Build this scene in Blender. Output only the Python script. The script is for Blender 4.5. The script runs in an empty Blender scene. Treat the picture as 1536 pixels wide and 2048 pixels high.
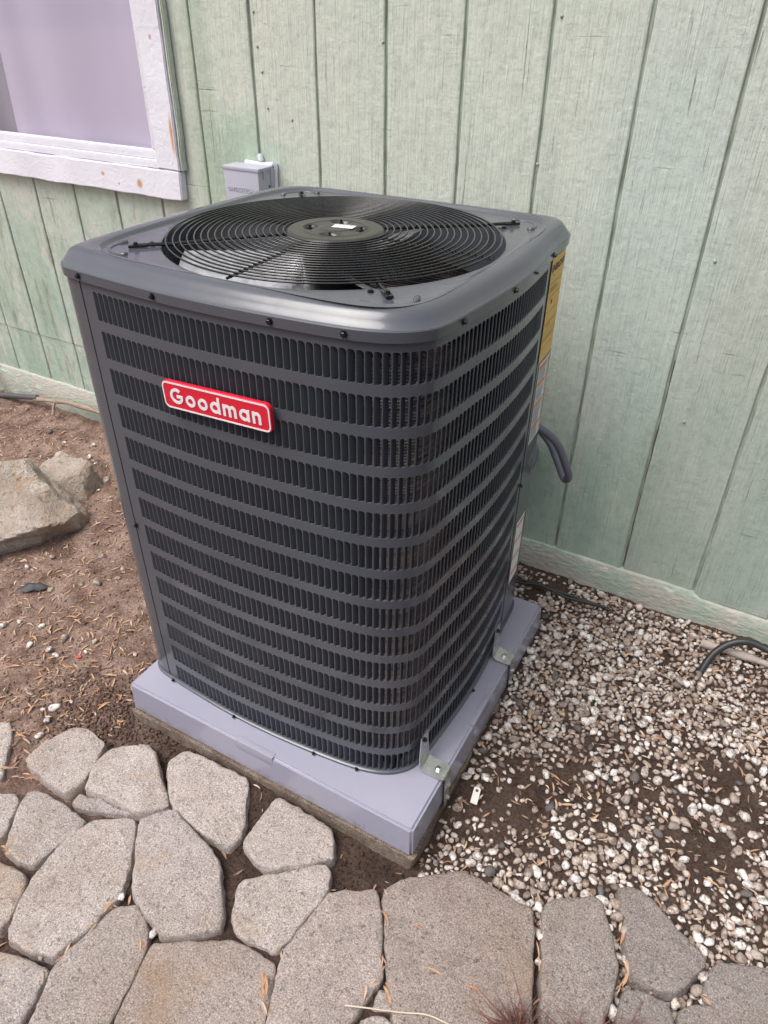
import bpy, bmesh, math, random
import numpy as np
from mathutils import Vector, Matrix
random.seed(7); rng = np.random.default_rng(11)
S = bpy.context.scene
COL = S.collection
R = math.radians

# ------------------------------------------------------------------ camera, sky, sun, exposure
CAMP = Vector((0.4419, -0.8757, 1.4637))
RT = Vector((0.86999593, 0.49295771, 0.00998923)); UP = Vector((-0.28924224, 0.4938519, 0.82003002)); FW = Vector((-0.39930692, 0.71631208, -0.57223333))
cd = bpy.data.cameras.new('camera'); cam = bpy.data.objects.new('camera', cd); COL.objects.link(cam)
cam.matrix_world = Matrix(((RT.x, UP.x, -FW.x, CAMP.x), (RT.y, UP.y, -FW.y, CAMP.y), (RT.z, UP.z, -FW.z, CAMP.z), (0, 0, 0, 1)))
cd.sensor_fit = 'VERTICAL'; cd.sensor_height = 36.0; cd.lens = 25.33; cd.clip_start = 0.02; cd.clip_end = 500
S.camera = cam
SUN_EL, SUN_AZ = R(62), R(214)          # azimuth from +Y, clockwise
sd = Vector((math.sin(SUN_AZ) * math.cos(SUN_EL), math.cos(SUN_AZ) * math.cos(SUN_EL), math.sin(SUN_EL)))
w = bpy.data.worlds.new('World'); S.world = w; w.use_nodes = True
nt = w.node_tree; bg = nt.nodes['Background']
sky = nt.nodes.new('ShaderNodeTexSky'); sky.sky_type = 'NISHITA'; sky.sun_disc = False
sky.sun_elevation = SUN_EL; sky.sun_rotation = SUN_AZ; sky.air_density = 1.0; sky.dust_density = 6.0; sky.ozone_density = 1.0
hs = nt.nodes.new('ShaderNodeHueSaturation'); hs.inputs['Saturation'].default_value = 0.42    # thin overcast
nt.links.new(sky.outputs[0], hs.inputs['Color']); nt.links.new(hs.outputs[0], bg.inputs[0]); bg.inputs[1].default_value = 0.15
sl = bpy.data.lights.new('sun', 'SUN'); sl.energy = 1.5; sl.angle = R(36); sl.color = (1.0, 0.975, 0.945)
so = bpy.data.objects.new('sun', sl); COL.objects.link(so); so.rotation_euler = sd.to_track_quat('Z', 'Y').to_euler()
vs = S.view_settings; vs.view_transform = 'Standard'; vs.look = 'None'; vs.gamma = 1.0; vs.exposure = 0.42
S.render.engine = 'CYCLES'

# ------------------------------------------------------------------ helpers
def link(o, parent=None):
    COL.objects.link(o)
    if parent is not None: o.parent = parent
    return o
def mesh(name, verts, faces, mat=None, parent=None, smooth=False, mi=None, mats=None):
    me = bpy.data.meshes.new(name); me.from_pydata([tuple(v) for v in verts], [], [tuple(f) for f in faces])
    for m in (mats or ([mat] if mat else [])): me.materials.append(m)
    if mi is not None: me.polygons.foreach_set('material_index', np.asarray(mi, dtype=np.int32))
    me.validate(); me.update()
    if smooth: me.polygons.foreach_set('use_smooth', np.ones(len(me.polygons), dtype=bool))
    return link(bpy.data.objects.new(name, me), parent)
def empty(name, loc=(0, 0, 0), parent=None):
    o = bpy.data.objects.new(name, None); o.location = loc; o.empty_display_size = 0.05
    return link(o, parent)
def tag(o, label=None, cat=None, group=None, kind=None):
    if label: o['label'] = label
    if cat: o['category'] = cat
    if group: o['group'] = group
    if kind: o['kind'] = kind
    return o
class MB:
    def __init__(s): s.v = []; s.f = []; s.m = []
    def add(s, vs, fs, m=0):
        b = len(s.v); s.v += [tuple(v) for v in vs]; s.f += [tuple(b + i for i in f) for f in fs]; s.m += [m] * len(fs); return s
    def box(s, lo, hi, bev=0.0, m=0, mat=None):
        x0, y0, z0 = lo; x1, y1, z1 = hi
        bm = bmesh.new(); bmesh.ops.create_cube(bm, size=1.0)
        for v in bm.verts: v.co = Vector(((x0 + x1) / 2 + v.co.x * (x1 - x0), (y0 + y1) / 2 + v.co.y * (y1 - y0), (z0 + z1) / 2 + v.co.z * (z1 - z0)))
        if bev: bmesh.ops.bevel(bm, geom=bm.edges[:], offset=bev, segments=2, affect='EDGES', profile=0.6)
        bm.verts.index_update()
        vs = [(mat @ v.co) if mat else v.co.copy() for v in bm.verts]
        s.add(vs, [[v.index for v in f.verts] for f in bm.faces], m); bm.free(); return s
    def tube(s, pts, r, n=8, closed=False, m=0, caps=True):
        pts = [Vector(p) for p in pts]; N = len(pts); vs = []; fs = []
        rs = r if hasattr(r, '__len__') else [r] * N
        prev = None
        for i, p in enumerate(pts):
            a = pts[(i - 1) % N] if (closed or i) else pts[0]; b = pts[(i + 1) % N] if (closed or i < N - 1) else pts[-1]
            t = (b - a).normalized()
            if prev is None:
                u = t.orthogonal().normalized() if abs(t.z) > .9 else t.cross(Vector((0, 0, 1))).normalized()
            else: u = (prev - t * prev.dot(t)).normalized()
            prev = u; q = t.cross(u)
            for k in range(n):
                an = 2 * math.pi * k / n; vs.append(p + (u * math.cos(an) + q * math.sin(an)) * rs[i])
        L = N if closed else N - 1
        for i in range(L):
            j = (i + 1) % N
            for k in range(n): fs.append((i * n + k, i * n + (k + 1) % n, j * n + (k + 1) % n, j * n + k))
        if not closed and caps: fs.append(tuple(range(n))[::-1]); fs.append(tuple((N - 1) * n + k for k in range(n)))
        return s.add(vs, fs, m)
    def lathe(s, prof, c=(0, 0, 0), n=32, m=0, M=None):
        vs = []; fs = []
        for r, z in prof:
            for k in range(n):
                a = 2 * math.pi * k / n; p = Vector((r * math.cos(a), r * math.sin(a), z))
                vs.append((M @ p) if M else p + Vector(c))
        for i in range(len(prof) - 1):
            for k in range(n): fs.append((i * n + k, i * n + (k + 1) % n, (i + 1) * n + (k + 1) % n, (i + 1) * n + k))
        if prof[0][0] > 1e-6: fs.append(tuple(range(n))[::-1])
        if prof[-1][0] > 1e-6: fs.append(tuple((len(prof) - 1) * n + k for k in range(n)))
        return s.add(vs, fs, m)
    def build(s, name, mat=None, parent=None, smooth=False, mats=None):
        return mesh(name, s.v, s.f, mat, parent, smooth, s.m if mats else None, mats)
def autosmooth(o, ang=35):
    me = o.data; me.polygons.foreach_set('use_smooth', np.ones(len(me.polygons), dtype=bool))
    try: me.set_sharp_from_angle(angle=R(ang))
    except Exception: pass
    return o
def hsh(ix, iy, iz, seed):
    h = (ix.astype(np.int64) * 374761393 + iy.astype(np.int64) * 668265263 + iz.astype(np.int64) * 2147483647 + seed * 974711) & 0xffffffff
    h = ((h ^ (h >> 13)) * 1274126177) & 0xffffffff; h = (h ^ (h >> 16)) & 0xffffffff
    return h / 4294967295.0 * 2 - 1
def vnoise(p, scale=1.0, seed=0):
    p = np.asarray(p, float) * scale; i = np.floor(p); f = p - i; f = f * f * (3 - 2 * f); i = i.astype(np.int64)
    out = 0
    for dx in (0, 1):
        for dy in (0, 1):
            for dz in (0, 1):
                wt = (f[:, 0] if dx else 1 - f[:, 0]) * (f[:, 1] if dy else 1 - f[:, 1]) * (f[:, 2] if dz else 1 - f[:, 2])
                out = out + wt * hsh(i[:, 0] + dx, i[:, 1] + dy, i[:, 2] + dz, seed)
    return out
def fbm(p, scale, oct=4, seed=0, gain=.5):
    a = 1; o = 0
    for k in range(oct): o = o + a * vnoise(p, scale * 2 ** k, seed + k * 17); a *= gain
    return o

# ------------------------------------------------------------------ materials
def newmat(name, base=(.5, .5, .5), rough=.5, metal=0.0, spec=.5):
    m = bpy.data.materials.new(name); m.use_nodes = True; b = m.node_tree.nodes['Principled BSDF']
    b.inputs['Base Color'].default_value = (*base, 1); b.inputs['Roughness'].default_value = rough
    b.inputs['Metallic'].default_value = metal; b.inputs['Specular IOR Level'].default_value = spec
    return m
class NT:
    def __init__(s, m): s.t = m.node_tree; s.b = s.t.nodes['Principled BSDF']
    def n(s, typ, **kw):
        x = s.t.nodes.new(typ)
        for k, v in kw.items(): setattr(x, k, v)
        return x
    def l(s, a, b): s.t.links.new(a, b); return b
    def pos(s, scale=(1, 1, 1), obj=False):
        g = s.n('ShaderNodeTexCoord').outputs['Object'] if obj else s.n('ShaderNodeNewGeometry').outputs['Position']
        mp = s.n('ShaderNodeMapping'); mp.inputs['Scale'].default_value = scale; s.l(g, mp.inputs['Vector']); return mp.outputs[0]
    def noise(s, vec, scale=5, detail=4, rough=.55, dist=0):
        x = s.n('ShaderNodeTexNoise'); x.inputs['Scale'].default_value = scale; x.inputs['Detail'].default_value = detail
        x.inputs['Roughness'].default_value = rough; x.inputs['Distortion'].default_value = dist; s.l(vec, x.inputs['Vector']); return x.outputs['Fac']
    def vor(s, vec, scale=5, feature='F1', out='Distance'):
        x = s.n('ShaderNodeTexVoronoi', feature=feature); x.inputs['Scale'].default_value = scale; s.l(vec, x.inputs['Vector']); return x.outputs[out]
    def ramp(s, fac, stops):
        x = s.n('ShaderNodeValToRGB'); e = x.color_ramp.elements
        while len(e) < len(stops): e.new(.5)
        for k, (p, c) in enumerate(stops):
            e[k].position = p; e[k].color = (*c, 1) if hasattr(c, '__len__') else (c, c, c, 1)
        s.l(fac, x.inputs[0]); return x.outputs[0]
    def mix(s, fac, a, b, blend='MIX'):
        x = s.n('ShaderNodeMix', data_type='RGBA', blend_type=blend)
        for sock, v in ((x.inputs[0], fac), (x.inputs[6], a), (x.inputs[7], b)):
            if isinstance(v, (int, float)): sock.default_value = v
            elif isinstance(v, tuple): sock.default_value = (*v, 1)
            else: s.l(v, sock)
        return x.outputs[2]
    def math(s, op, a, b=0.0, c=None):
        x = s.n('ShaderNodeMath', operation=op)
        for k, v in enumerate((a, b) if c is None else (a, b, c)):
            if isinstance(v, (int, float)): x.inputs[k].default_value = v
            else: s.l(v, x.inputs[k])
        return x.outputs[0]
    def maprange(s, v, a, b, c=0., d=1.):
        x = s.n('ShaderNodeMapRange'); x.inputs[1].default_value = a; x.inputs[2].default_value = b; x.inputs[3].default_value = c; x.inputs[4].default_value = d
        s.l(v, x.inputs[0]); return x.outputs[0]
    def bump(s, h, strength=.5, dist=.01, chain=None):
        x = s.n('ShaderNodeBump'); x.inputs['Strength'].default_value = strength; x.inputs['Distance'].default_value = dist
        s.l(h, x.inputs['Height'])
        if chain is not None: s.l(chain, x.inputs['Normal'])
        return x.outputs[0]
    def col(s, c): s.l(c, s.b.inputs['Base Color'])
    def nrm(s, n): s.l(n, s.b.inputs['Normal'])
    def rgh(s, r): s.l(r, s.b.inputs['Roughness'])
    def spot(s, cx, cz, rx, rz, soft=.5):           # a stain of its own on the wall: ellipse in x,z with a ragged edge
        p = s.n('ShaderNodeSeparateXYZ'); s.l(s.n('ShaderNodeNewGeometry').outputs['Position'], p.inputs[0])
        a = s.math('DIVIDE', s.math('SUBTRACT', p.outputs[0], cx), rx); b = s.math('DIVIDE', s.math('SUBTRACT', p.outputs[2], cz), rz)
        d = s.math('SQRT', s.math('ADD', s.math('MULTIPLY', a, a), s.math('MULTIPLY', b, b)))
        d = s.math('ADD', d, s.math('MULTIPLY', s.math('SUBTRACT', s.noise(s.pos(), 18, 5, .6), .5), .9))
        return s.maprange(d, 1.0 - soft / 2, 1.0 + soft / 2, 1, 0)

def m_steel():
    m = newmat('grey_painted_steel', (.098, .097, .105), .33); t = NT(m)
    n1 = t.noise(t.pos(), 3.0, 3); n2 = t.noise(t.pos((1, 1, .3)), 40, 3)
    dust = t.maprange(t.noise(t.pos(), 9, 6, .7), .5, .8, 0, .22)
    c = t.mix(t.maprange(n1, .3, .7), (.068, .073, .088), (.082, .087, .103)); t.col(t.mix(dust, c, (.115, .115, .122)))
    t.rgh(t.math('ADD', t.maprange(n2, .3, .7, .12, .20), t.math('MULTIPLY', dust, .35)))
    return m
STEEL = m_steel()
def m_vane():  # cabinet grey made darker: the louvers' shade is put into the colour
    m = newmat('shade_darkened_louver_steel', (.062, .065, .078), .42); t = NT(m)
    t.col(t.mix(t.maprange(t.noise(t.pos(), 14, 4), .3, .75), (.038, .043, .056), (.052, .057, .071))); return m
VANE = m_vane()
BLACK = newmat('black_coated_wire', (.010, .010, .011), .14)
HUBM = newmat('olive_black_hub', (.028, .028, .024), .3)
SCREW = newmat('black_zinc_screw', (.03, .03, .032), .3, .7)
def m_metal(name, c, r):
    m = newmat(name, c, r, 1.0); t = NT(m); n = t.noise(t.pos(), 60, 4)
    t.col(t.mix(t.maprange(n, .3, .7), tuple(x * .8 for x in c), c)); t.rgh(t.maprange(n, .3, .7, r, r + .2)); return m
GALV = m_metal('galvanized_steel', (.68, .685, .69), .22)
ALU = m_metal('aluminium_blade', (.72, .72, .76), .28)
def m_coil():
    m = newmat('coil_fins', (.09, .07, .06), .5, .0); t = NT(m)
    sp = t.noise(t.pos((6, 6, 260)), 1.0, 2); t.col(t.mix(t.maprange(sp, .35, .65), (.10, .105, .13), (.44, .345, .30))); return m
COIL = m_coil()
def m_pad(top):
    m = newmat('pad_plastic_textured' if top else 'pad_plastic_smooth', (.36, .355, .41), .5 if top else .22); t = NT(m)
    n = t.noise(t.pos(), 2.5, 4); d = t.maprange(t.noise(t.pos(), 11, 6, .7), .56, .8, 0, .25)
    sp = t.maprange(t.vor(t.pos(), 55), 0.0, .055, 1, 0)
    c = t.mix(t.maprange(n, .3, .7), (.275, .27, .345), (.31, .305, .38)); c = t.mix(d, c, (.32, .295, .30)); t.col(t.mix(t.math('MULTIPLY', sp, .35), c, (.48, .47, .53)))
    sz = t.n('ShaderNodeSeparateXYZ'); t.l(t.n('ShaderNodeNewGeometry').outputs['Position'], sz.inputs[0])
    spl = t.math('ADD', t.maprange(sz.outputs[2], -.045, -.10, 0, .5), t.math('MULTIPLY', t.math('SUBTRACT', t.noise(t.pos(), 30, 6, .75), .5), 1.6))
    t.col(t.mix(t.maprange(spl, .25, .6, 0, .6), t.b.inputs['Base Color'].links[0].from_socket, (.20, .15, .12)))
    t.nrm(t.bump(t.noise(t.pos(), 330 if top else 60, 3), .25 if top else .04, .002)); return m
PADT, PADS = m_pad(True), m_pad(False)
def m_concrete(name, a, b, dirt, sc=1.0):
    m = newmat(name, a, .92, 0, .25); t = NT(m); P = t.pos()
    big = t.noise(P, 4 * sc, 5, .6); mid = t.noise(P, 22 * sc, 6, .7); fine = t.noise(P, 300, 4, .75); grit = t.vor(P, 210)
    tone = t.n('ShaderNodeObjectInfo').outputs['Color']; oi = t.n('ShaderNodeObjectInfo').outputs['Random']
    c = t.mix(t.maprange(mid, .36, .64), a, b); c = t.mix(t.maprange(big, .45, .70, 0, .8), c, dirt)
    c = t.mix(1.0, c, t.ramp(fine, [(.30, .30), (.44, .80), (.56, 1.15), (.72, 1.9)]), 'MULTIPLY')
    c = t.mix(t.maprange(grit, .0, .26, .9, 0), c, tuple(min(1, x * 2.1) for x in b))
    c = t.mix(t.maprange(t.noise(P, 110, 3, .7), .58, .66, 0, .7), c, tuple(x * .28 for x in a))
    c = t.mix(t.maprange(t.noise(P, 9, 5, .7), .62, .70, 0, .45), c, (.15, .115, .09))
    c = t.mix(1.0, c, t.ramp(oi, [(0, (.90, .89, .89)), (.5, (.98, .96, .95)), (1, (1.08, 1.05, 1.03))]), 'MULTIPLY'); c = t.mix(t.maprange(t.noise(P, 6, 5, .65), .56, .68, 0, .4), c, (.36, .25, .15)); t.col(t.mix(1.0, c, tone, 'MULTIPLY'))
    nb = t.bump(fine, .8, .005); nb = t.bump(mid, .6, .014, nb); t.nrm(nb); return m
PAVER = m_concrete('exposed_aggregate_concrete', (.36, .325, .31), (.45, .41, .392), (.32, .265, .23))
SLAB = m_concrete('old_slab_concrete', (.19, .145, .115), (.30, .25, .20), (.10, .07, .055), 2)
def m_found():
    m = newmat('painted_foundation', (.4, .42, .36), .85); t = NT(m); P = t.pos((1, 1, 2.2))
    a = t.noise(P, 5, 6, .65); b = t.noise(P, 40, 5)
    c = t.mix(t.maprange(a, .46, .54), (.40, .385, .335), (.34, .40, .335)); c = t.mix(t.maprange(b, .5, .75, 0, .5), c, (.25, .235, .20))
    c = t.mix(t.maprange(t.noise(P, 14, 6, .7), .58, .66, 0, .8), c, (.55, .54, .50)); t.col(c)
    t.nrm(t.bump(b, .6, .01)); return m
FOUND = m_found()
def m_siding():
    m = newmat('weathered_green_paint', (.6, .63, .53), .72, 0, .3); t = NT(m); P = t.pos()
    sep = t.n('ShaderNodeSeparateXYZ'); t.l(t.n('ShaderNodeNewGeometry').outputs['Position'], sep.inputs[0])
    X, Z = sep.outputs[0], sep.outputs[2]
    big = t.noise(P, 2.2, 4, .55); mid = t.noise(t.pos((1, 1, .35)), 9, 5, .6)
    # paint tone by height: chalky cream high up, greener and darker lower down
    wz = t.math('ADD', t.maprange(Z, .1, 1.25), t.math('MULTIPLY', t.math('SUBTRACT', big, .5), .9))
    c = t.mix(t.maprange(wz, .15, .95), (.325, .425, .35), (.55, .59, .51))
    c = t.mix(t.maprange(mid, .42, .72, 0, .55), c, (.61, .62, .55))
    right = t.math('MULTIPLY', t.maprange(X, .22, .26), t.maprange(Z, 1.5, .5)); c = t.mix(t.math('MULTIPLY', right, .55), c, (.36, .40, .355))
    c = t.mix(t.math('MULTIPLY', t.spot(.12, .98, .16, .5, .9), .5), c, (.47, .56, .53))
    c = t.mix(t.math('MULTIPLY', t.spot(-1.14, 1.06, .15, .14, .7), .6), c, (.29, .41, .30))
    c = t.mix(t.math('MULTIPLY', t.spot(-1.27, 1.2, .045, .5, .7), .6), c, (.36, .43, .33))
    left = t.math('MULTIPLY', t.maprange(X, -1.35, -1.6), t.maprange(Z, 1.0, .85))
    peel = t.maprange(t.noise(t.pos((1.6, 1, .8)), 7, 6, .7), .55, .62)
    c = t.mix(t.math('MULTIPLY', t.math('MULTIPLY', left, peel), .6), c, (.62, .57, .55))
    c = t.mix(t.math('MULTIPLY', t.math('MULTIPLY', left, t.maprange(t.noise(t.pos((3, 1, .7)), 9, 5), .56, .70)), .75), c, (.25, .235, .16))
    # hairline checks in the paint along the grain, bare dark wood below
    cr = t.noise(t.pos((150, 150, 3.2)), 1.0, 5, .62, .35); cm = t.noise(t.pos((1, 1, .5)), 5, 3)
    crack = t.math('MULTIPLY', t.maprange(cr, .64, .70), t.maprange(cm, .42, .62))
    cr2 = t.math('MULTIPLY', t.maprange(t.noise(t.pos((6, 6, 130)), 1.0, 4, .6, .4), .665, .72), t.maprange(t.noise(P, 6, 3), .52, .66))
    c = t.mix(t.math('MULTIPLY', crack, .7), c, (.20, .205, .15)); c = t.mix(t.math('MULTIPLY', cr2, .55), c, (.22, .225, .17))
    gr = t.noise(t.pos((190, 190, 3.0)), 1.0, 5, .7, .3); c = t.mix(1.0, c, t.ramp(gr, [(.30, .78), (.42, .97), (.6, 1.02), (.75, 1.06)]), 'MULTIPLY')
    c = t.mix(1.0, c, t.ramp(t.noise(P, 45, 5, .7), [(.32, .86), (.5, 1.0), (.7, 1.07)]), 'MULTIPLY')
    t.col(c)
    g1 = t.noise(t.pos((230, 230, 9)), 1.0, 4, .6); g2 = t.noise(t.pos((26, 26, 60)), 1.0, 4, .65); blob = t.noise(P, 75, 4, .6)
    nb = t.bump(g1, .8, .004); nb = t.bump(g2, .28, .004, nb); nb = t.bump(blob, .3, .005, nb)
    nb = t.bump(t.math('MULTIPLY', t.math('MAXIMUM', crack, cr2), -1), .7, .003, nb); t.nrm(nb)
    t.rgh(t.maprange(blob, .3, .7, .55, .85)); return m
SIDING = m_siding()
def m_groove():
    m = newmat('groove_paint', (.27, .33, .26), .8); t = NT(m)
    t.col(t.mix(t.maprange(t.noise(t.pos((20, 1, 3)), 4, 5), .4, .65), (.36, .415, .345), (.20, .225, .175))); return m
GROOVE = m_groove()
def m_trim():
    m = newmat('white_trim_paint', (.74, .72, .79), .5, 0, .4); t = NT(m); P = t.pos()
    c = t.mix(t.maprange(t.noise(P, 6, 5), .35, .7), (.76, .745, .815), (.70, .68, .745))
    for cx, cz, rx, rz in ((-1.385, 1.135, .006, .05), (-1.56, .975, .011, .012), (-1.73, .99, .007, .006), (-1.42, 1.39, .005, .006), (-1.66, .965, .004, .004)):
        c = t.mix(t.math('MULTIPLY', t.spot(cx, cz, rx, rz, .9), .85), c, (.52, .22, .07))
    ck = t.math('MULTIPLY', t.maprange(t.noise(t.pos((60, 60, 4)), 1, 5, .6, .4), .68, .72), t.maprange(t.noise(P, 5, 2), .5, .65))
    c = t.mix(t.math('MULTIPLY', ck, .5), c, (.3, .27, .27)); t.col(c)
    nb = t.bump(t.noise(t.pos((25, 25, 25)), 1, 5, .6, 1.5), .4, .006); nb = t.bump(t.noise(P, 120, 3), .2, .002, nb); t.nrm(nb); return m
TRIM = m_trim()
BOXM = newmat('lavender_grey_plastic', (.40, .40, .47), .4)
CAULK = newmat('white_caulk', (.74, .74, .80), .5)
CURT = newmat('lilac_curtain', (.82, .76, .88), .85)
def m_curt():
    t = NT(CURT); t.col(t.mix(t.maprange(t.noise(t.pos((1, 1, .25)), 3, 3), .3, .7), (.66, .615, .73), (.60, .555, .67)))
m_curt()
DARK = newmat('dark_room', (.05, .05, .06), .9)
def m_glass():
    m = bpy.data.materials.new('window_glass'); m.use_nodes = True; t = m.node_tree; t.nodes.remove(t.nodes['Principled BSDF'])
    o = t.nodes['Material Output']; tr = t.nodes.new('ShaderNodeBsdfTransparent'); tr.inputs[0].default_value = (.93, .92, .95, 1)
    gl = t.nodes.new('ShaderNodeBsdfGlossy'); gl.inputs['Roughness'].default_value = .06
    lw = t.nodes.new('ShaderNodeLayerWeight'); lw.inputs[0].default_value = .5; pw_ = t.nodes.new('ShaderNodeMath'); pw_.operation = 'POWER'; pw_.inputs[1].default_value = 4.0
    fr = t.nodes.new('ShaderNodeMath'); fr.operation = 'MULTIPLY_ADD'; fr.inputs[1].default_value = .7; fr.inputs[2].default_value = .13
    t.links.new(lw.outputs['Facing'], pw_.inputs[0]); t.links.new(pw_.outputs[0], fr.inputs[0]); mx = t.nodes.new('ShaderNodeMixShader')
    t.links.new(fr.outputs[0], mx.inputs[0]); t.links.new(tr.outputs[0], mx.inputs[1]); t.links.new(gl.outputs[0], mx.inputs[2]); t.links.new(mx.outputs[0], o.inputs[0]); return m
GLASS = m_glass()
def m_soil():
    m = newmat('brown_soil', (.2, .13, .1), .95, 0, .15); t = NT(m); P = t.pos()
    sep = t.n('ShaderNodeSeparateXYZ'); t.l(t.n('ShaderNodeNewGeometry').outputs['Position'], sep.inputs[0])
    f = t.noise(P, 160, 4, .7); g = t.noise(P, 14, 6, .65); b = t.noise(P, 3.2, 4)
    dry = t.math('MULTIPLY', t.maprange(t.math('ADD', sep.outputs[0], t.math('MULTIPLY', t.math('SUBTRACT', b, .5), .7)), -.55, -1.0), 1.0)
    dark = t.mix(t.maprange(g, .35, .68), (.048, .031, .025), (.085, .058, .046)); light = t.mix(t.maprange(g, .38, .64), (.14, .087, .068), (.30, .208, .170))
    c = t.mix(t.math('MULTIPLY', dry, t.maprange(b, .25, .5, .55, 1)), dark, light)
    c = t.mix(1.0, c, t.ramp(f, [(.28, .40), (.5, 1.0), (.72, 1.6)]), 'MULTIPLY')
    c = t.mix(t.maprange(t.vor(P, 120), 0, .11, .5, 0), c, (.38, .33, .29)); t.col(c)
    nb = t.bump(f, .7, .006); nb = t.bump(t.noise(P, 55, 5, .7), .8, .012, nb); t.nrm(nb); return m
SOIL = m_soil()
def m_pebble(name, stops, attr=False):
    m = newmat(name, (.5, .45, .4), .75, 0, .3); t = NT(m); P = t.pos()
    if attr:
        a = t.n('ShaderNodeAttribute', attribute_name='Col'); c = a.outputs['Color']
    else: c = t.ramp(t.n('ShaderNodeObjectInfo').outputs['Random'], stops)
    c = t.mix(t.maprange(t.noise(P, 70, 6, .75), .44, .61, 0, .88), c, (.14, .095, .075))
    c = t.mix(1.0, c, t.ramp(t.noise(P, 300, 3), [(.3, .75), (.7, 1.2)]), 'MULTIPLY'); t.col(c)
    t.nrm(t.bump(t.noise(P, 160, 4), .4, .003)); return m
PEB_W = m_pebble('white_pebble_stone', [(0, (.66, .60, .56)), (.5, (.78, .75, .73)), (1, (.60, .53, .48))])
PEB_B = m_pebble('brown_pebble_stone', [(0, (.36, .29, .24)), (.5, (.44, .37, .32)), (1, (.28, .23, .20))])
PEB_S = m_pebble('slate_pebble_stone', [(0, (.075, .08, .085)), (1, (.13, .13, .13))])
PEB_A = m_pebble('gravel_stone', None, True)
def m_leaf(attr):
    m = newmat('dry_leaf_stuff' if attr else 'dry_leaf', (.4, .22, .12), .7, 0, .3); t = NT(m)
    if attr: c = t.n('ShaderNodeAttribute', attribute_name='Col').outputs['Color']
    else: c = t.ramp(t.n('ShaderNodeObjectInfo').outputs['Random'], [(0, (.42, .28, .18)), (.35, (.50, .30, .17)), (.65, (.40, .20, .11)), (1, (.54, .41, .30))])
    t.col(t.mix(t.maprange(t.noise(t.pos(), 150, 3), .4, .7, 0, .5), c, (.25, .15, .10))); return m
LEAF, LEAF_A = m_leaf(False), m_leaf(True)
def m_rock():
    m = newmat('pale_fieldstone', (.5, .43, .36), .85, 0, .3); t = NT(m); P = t.pos()
    c = t.mix(t.maprange(t.noise(P, 5, 7, .65, .6), .35, .65), (.33, .25, .20), (.56, .49, .43)); c = t.mix(t.maprange(t.noise(P, 11, 6, .7, 1), .54, .64, 0, .7), c, (.44, .29, .16))
    c = t.mix(t.maprange(t.noise(P, 17, 6, .7), .58, .68, 0, .8), c, (.68, .66, .62)); c = t.mix(t.maprange(t.noise(P, 45, 5, .75), .56, .66, 0, .8), c, (.17, .14, .11)); t.col(c)
    nb = t.bump(t.noise(P, 30, 6, .7), 1.0, .03); nb = t.bump(t.noise(P, 180, 4), .5, .004, nb); t.nrm(nb); return m
ROCK = m_rock()
def m_wood(name, a, b):
    m = newmat(name, a, .8); t = NT(m); c = t.noise(t.pos((1, 1, 1)), 45, 6, .7, 1); t.col(t.mix(t.maprange(c, .35, .65), a, b)); t.nrm(t.bump(c, .5, .004)); return m
TWIG = m_wood('bark', (.22, .15, .11), (.33, .25, .20)); GREYWOOD = m_wood('weathered_wood', (.33, .27, .235), (.45, .39, .35))
RUBBER = newmat('black_rubber', (.022, .022, .024), .45); PIPE = newmat('dark_grey_pipe', (.07, .07, .08), .45); CONDUIT = newmat('grey_conduit', (.125, .13, .165), .42)
RED = newmat('red_enamel', (.60, .012, .035), .35); BADGEW = newmat('badge_silver_white', (.72, .68, .70), .4)
YEL = newmat('yellow_label', (.70, .43, .10), .5); LABW = newmat('white_label', (.70, .70, .72), .45); INK = newmat('black_ink', (.02, .02, .02), .6); ORANGE = newmat('orange_ink', (.62, .25, .10), .55); GREYINK = newmat('grey_print', (.33, .33, .35), .6)
GRASSM = newmat('dry_red_grass', (.22, .10, .085), .7)
TAGM = newmat('pale_tag', (.75, .72, .68), .4, .2)

# ------------------------------------------------------------------ ground
YW = 1.033
def gz(x, y):
    x = np.asarray(x, float); y = np.asarray(y, float)
    z = -.148 + .056 * np.clip((y + .1) / 1.13, 0, 1) + .016 * np.clip((y - .8) / .23, 0, 1)
    z = z + .02 * np.exp(-(((x - .35) / .3) ** 2 + ((y - .55) / .3) ** 2)) + .012 * np.exp(-(((x + .35) / .55) ** 4 + ((y + .09) / .06) ** 2)) + .016 * np.exp(-(((x + .86) / .14) ** 2 + ((y + .06) / .12) ** 2))
    return z
def gzn(x, y):
    x = np.atleast_1d(np.asarray(x, float)); y = np.atleast_1d(np.asarray(y, float)); p = np.stack([x, y, np.zeros_like(x)], 1)
    near = np.clip(1.5 - np.maximum(np.abs(x + .8) - 2.2, 0) - np.maximum(np.abs(y) - 1.4, 0), 0, 1)
    return gz(x, y) + near * (.011 * fbm(p, 3.0, 3, 5) + .0055 * fbm(p, 22, 3, 9) + .0045 * np.abs(fbm(p, 55, 2, 3)))
ax = np.concatenate([-np.geomspace(60, 3.3, 14), np.arange(-3.2, 1.5, .0125), np.geomspace(1.55, 60, 14)])
ay = np.concatenate([-np.geomspace(60, 1.35, 14), np.arange(-1.3, 1.12, .0125), np.geomspace(1.2, 60, 10)])
gx, gy = np.meshgrid(ax, ay); gv = np.stack([gx.ravel(), gy.ravel(), gzn(gx.ravel(), gy.ravel())], 1)
nx, ny = len(ax), len(ay); ii = np.arange(nx * ny).reshape(ny, nx)
gf = np.stack([ii[:-1, :-1].ravel(), ii[:-1, 1:].ravel(), ii[1:, 1:].ravel(), ii[1:, :-1].ravel()], 1)
tag(mesh('ground', gv, gf, SOIL, smooth=True), 'bare brown soil around the unit', kind='structure')

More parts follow.
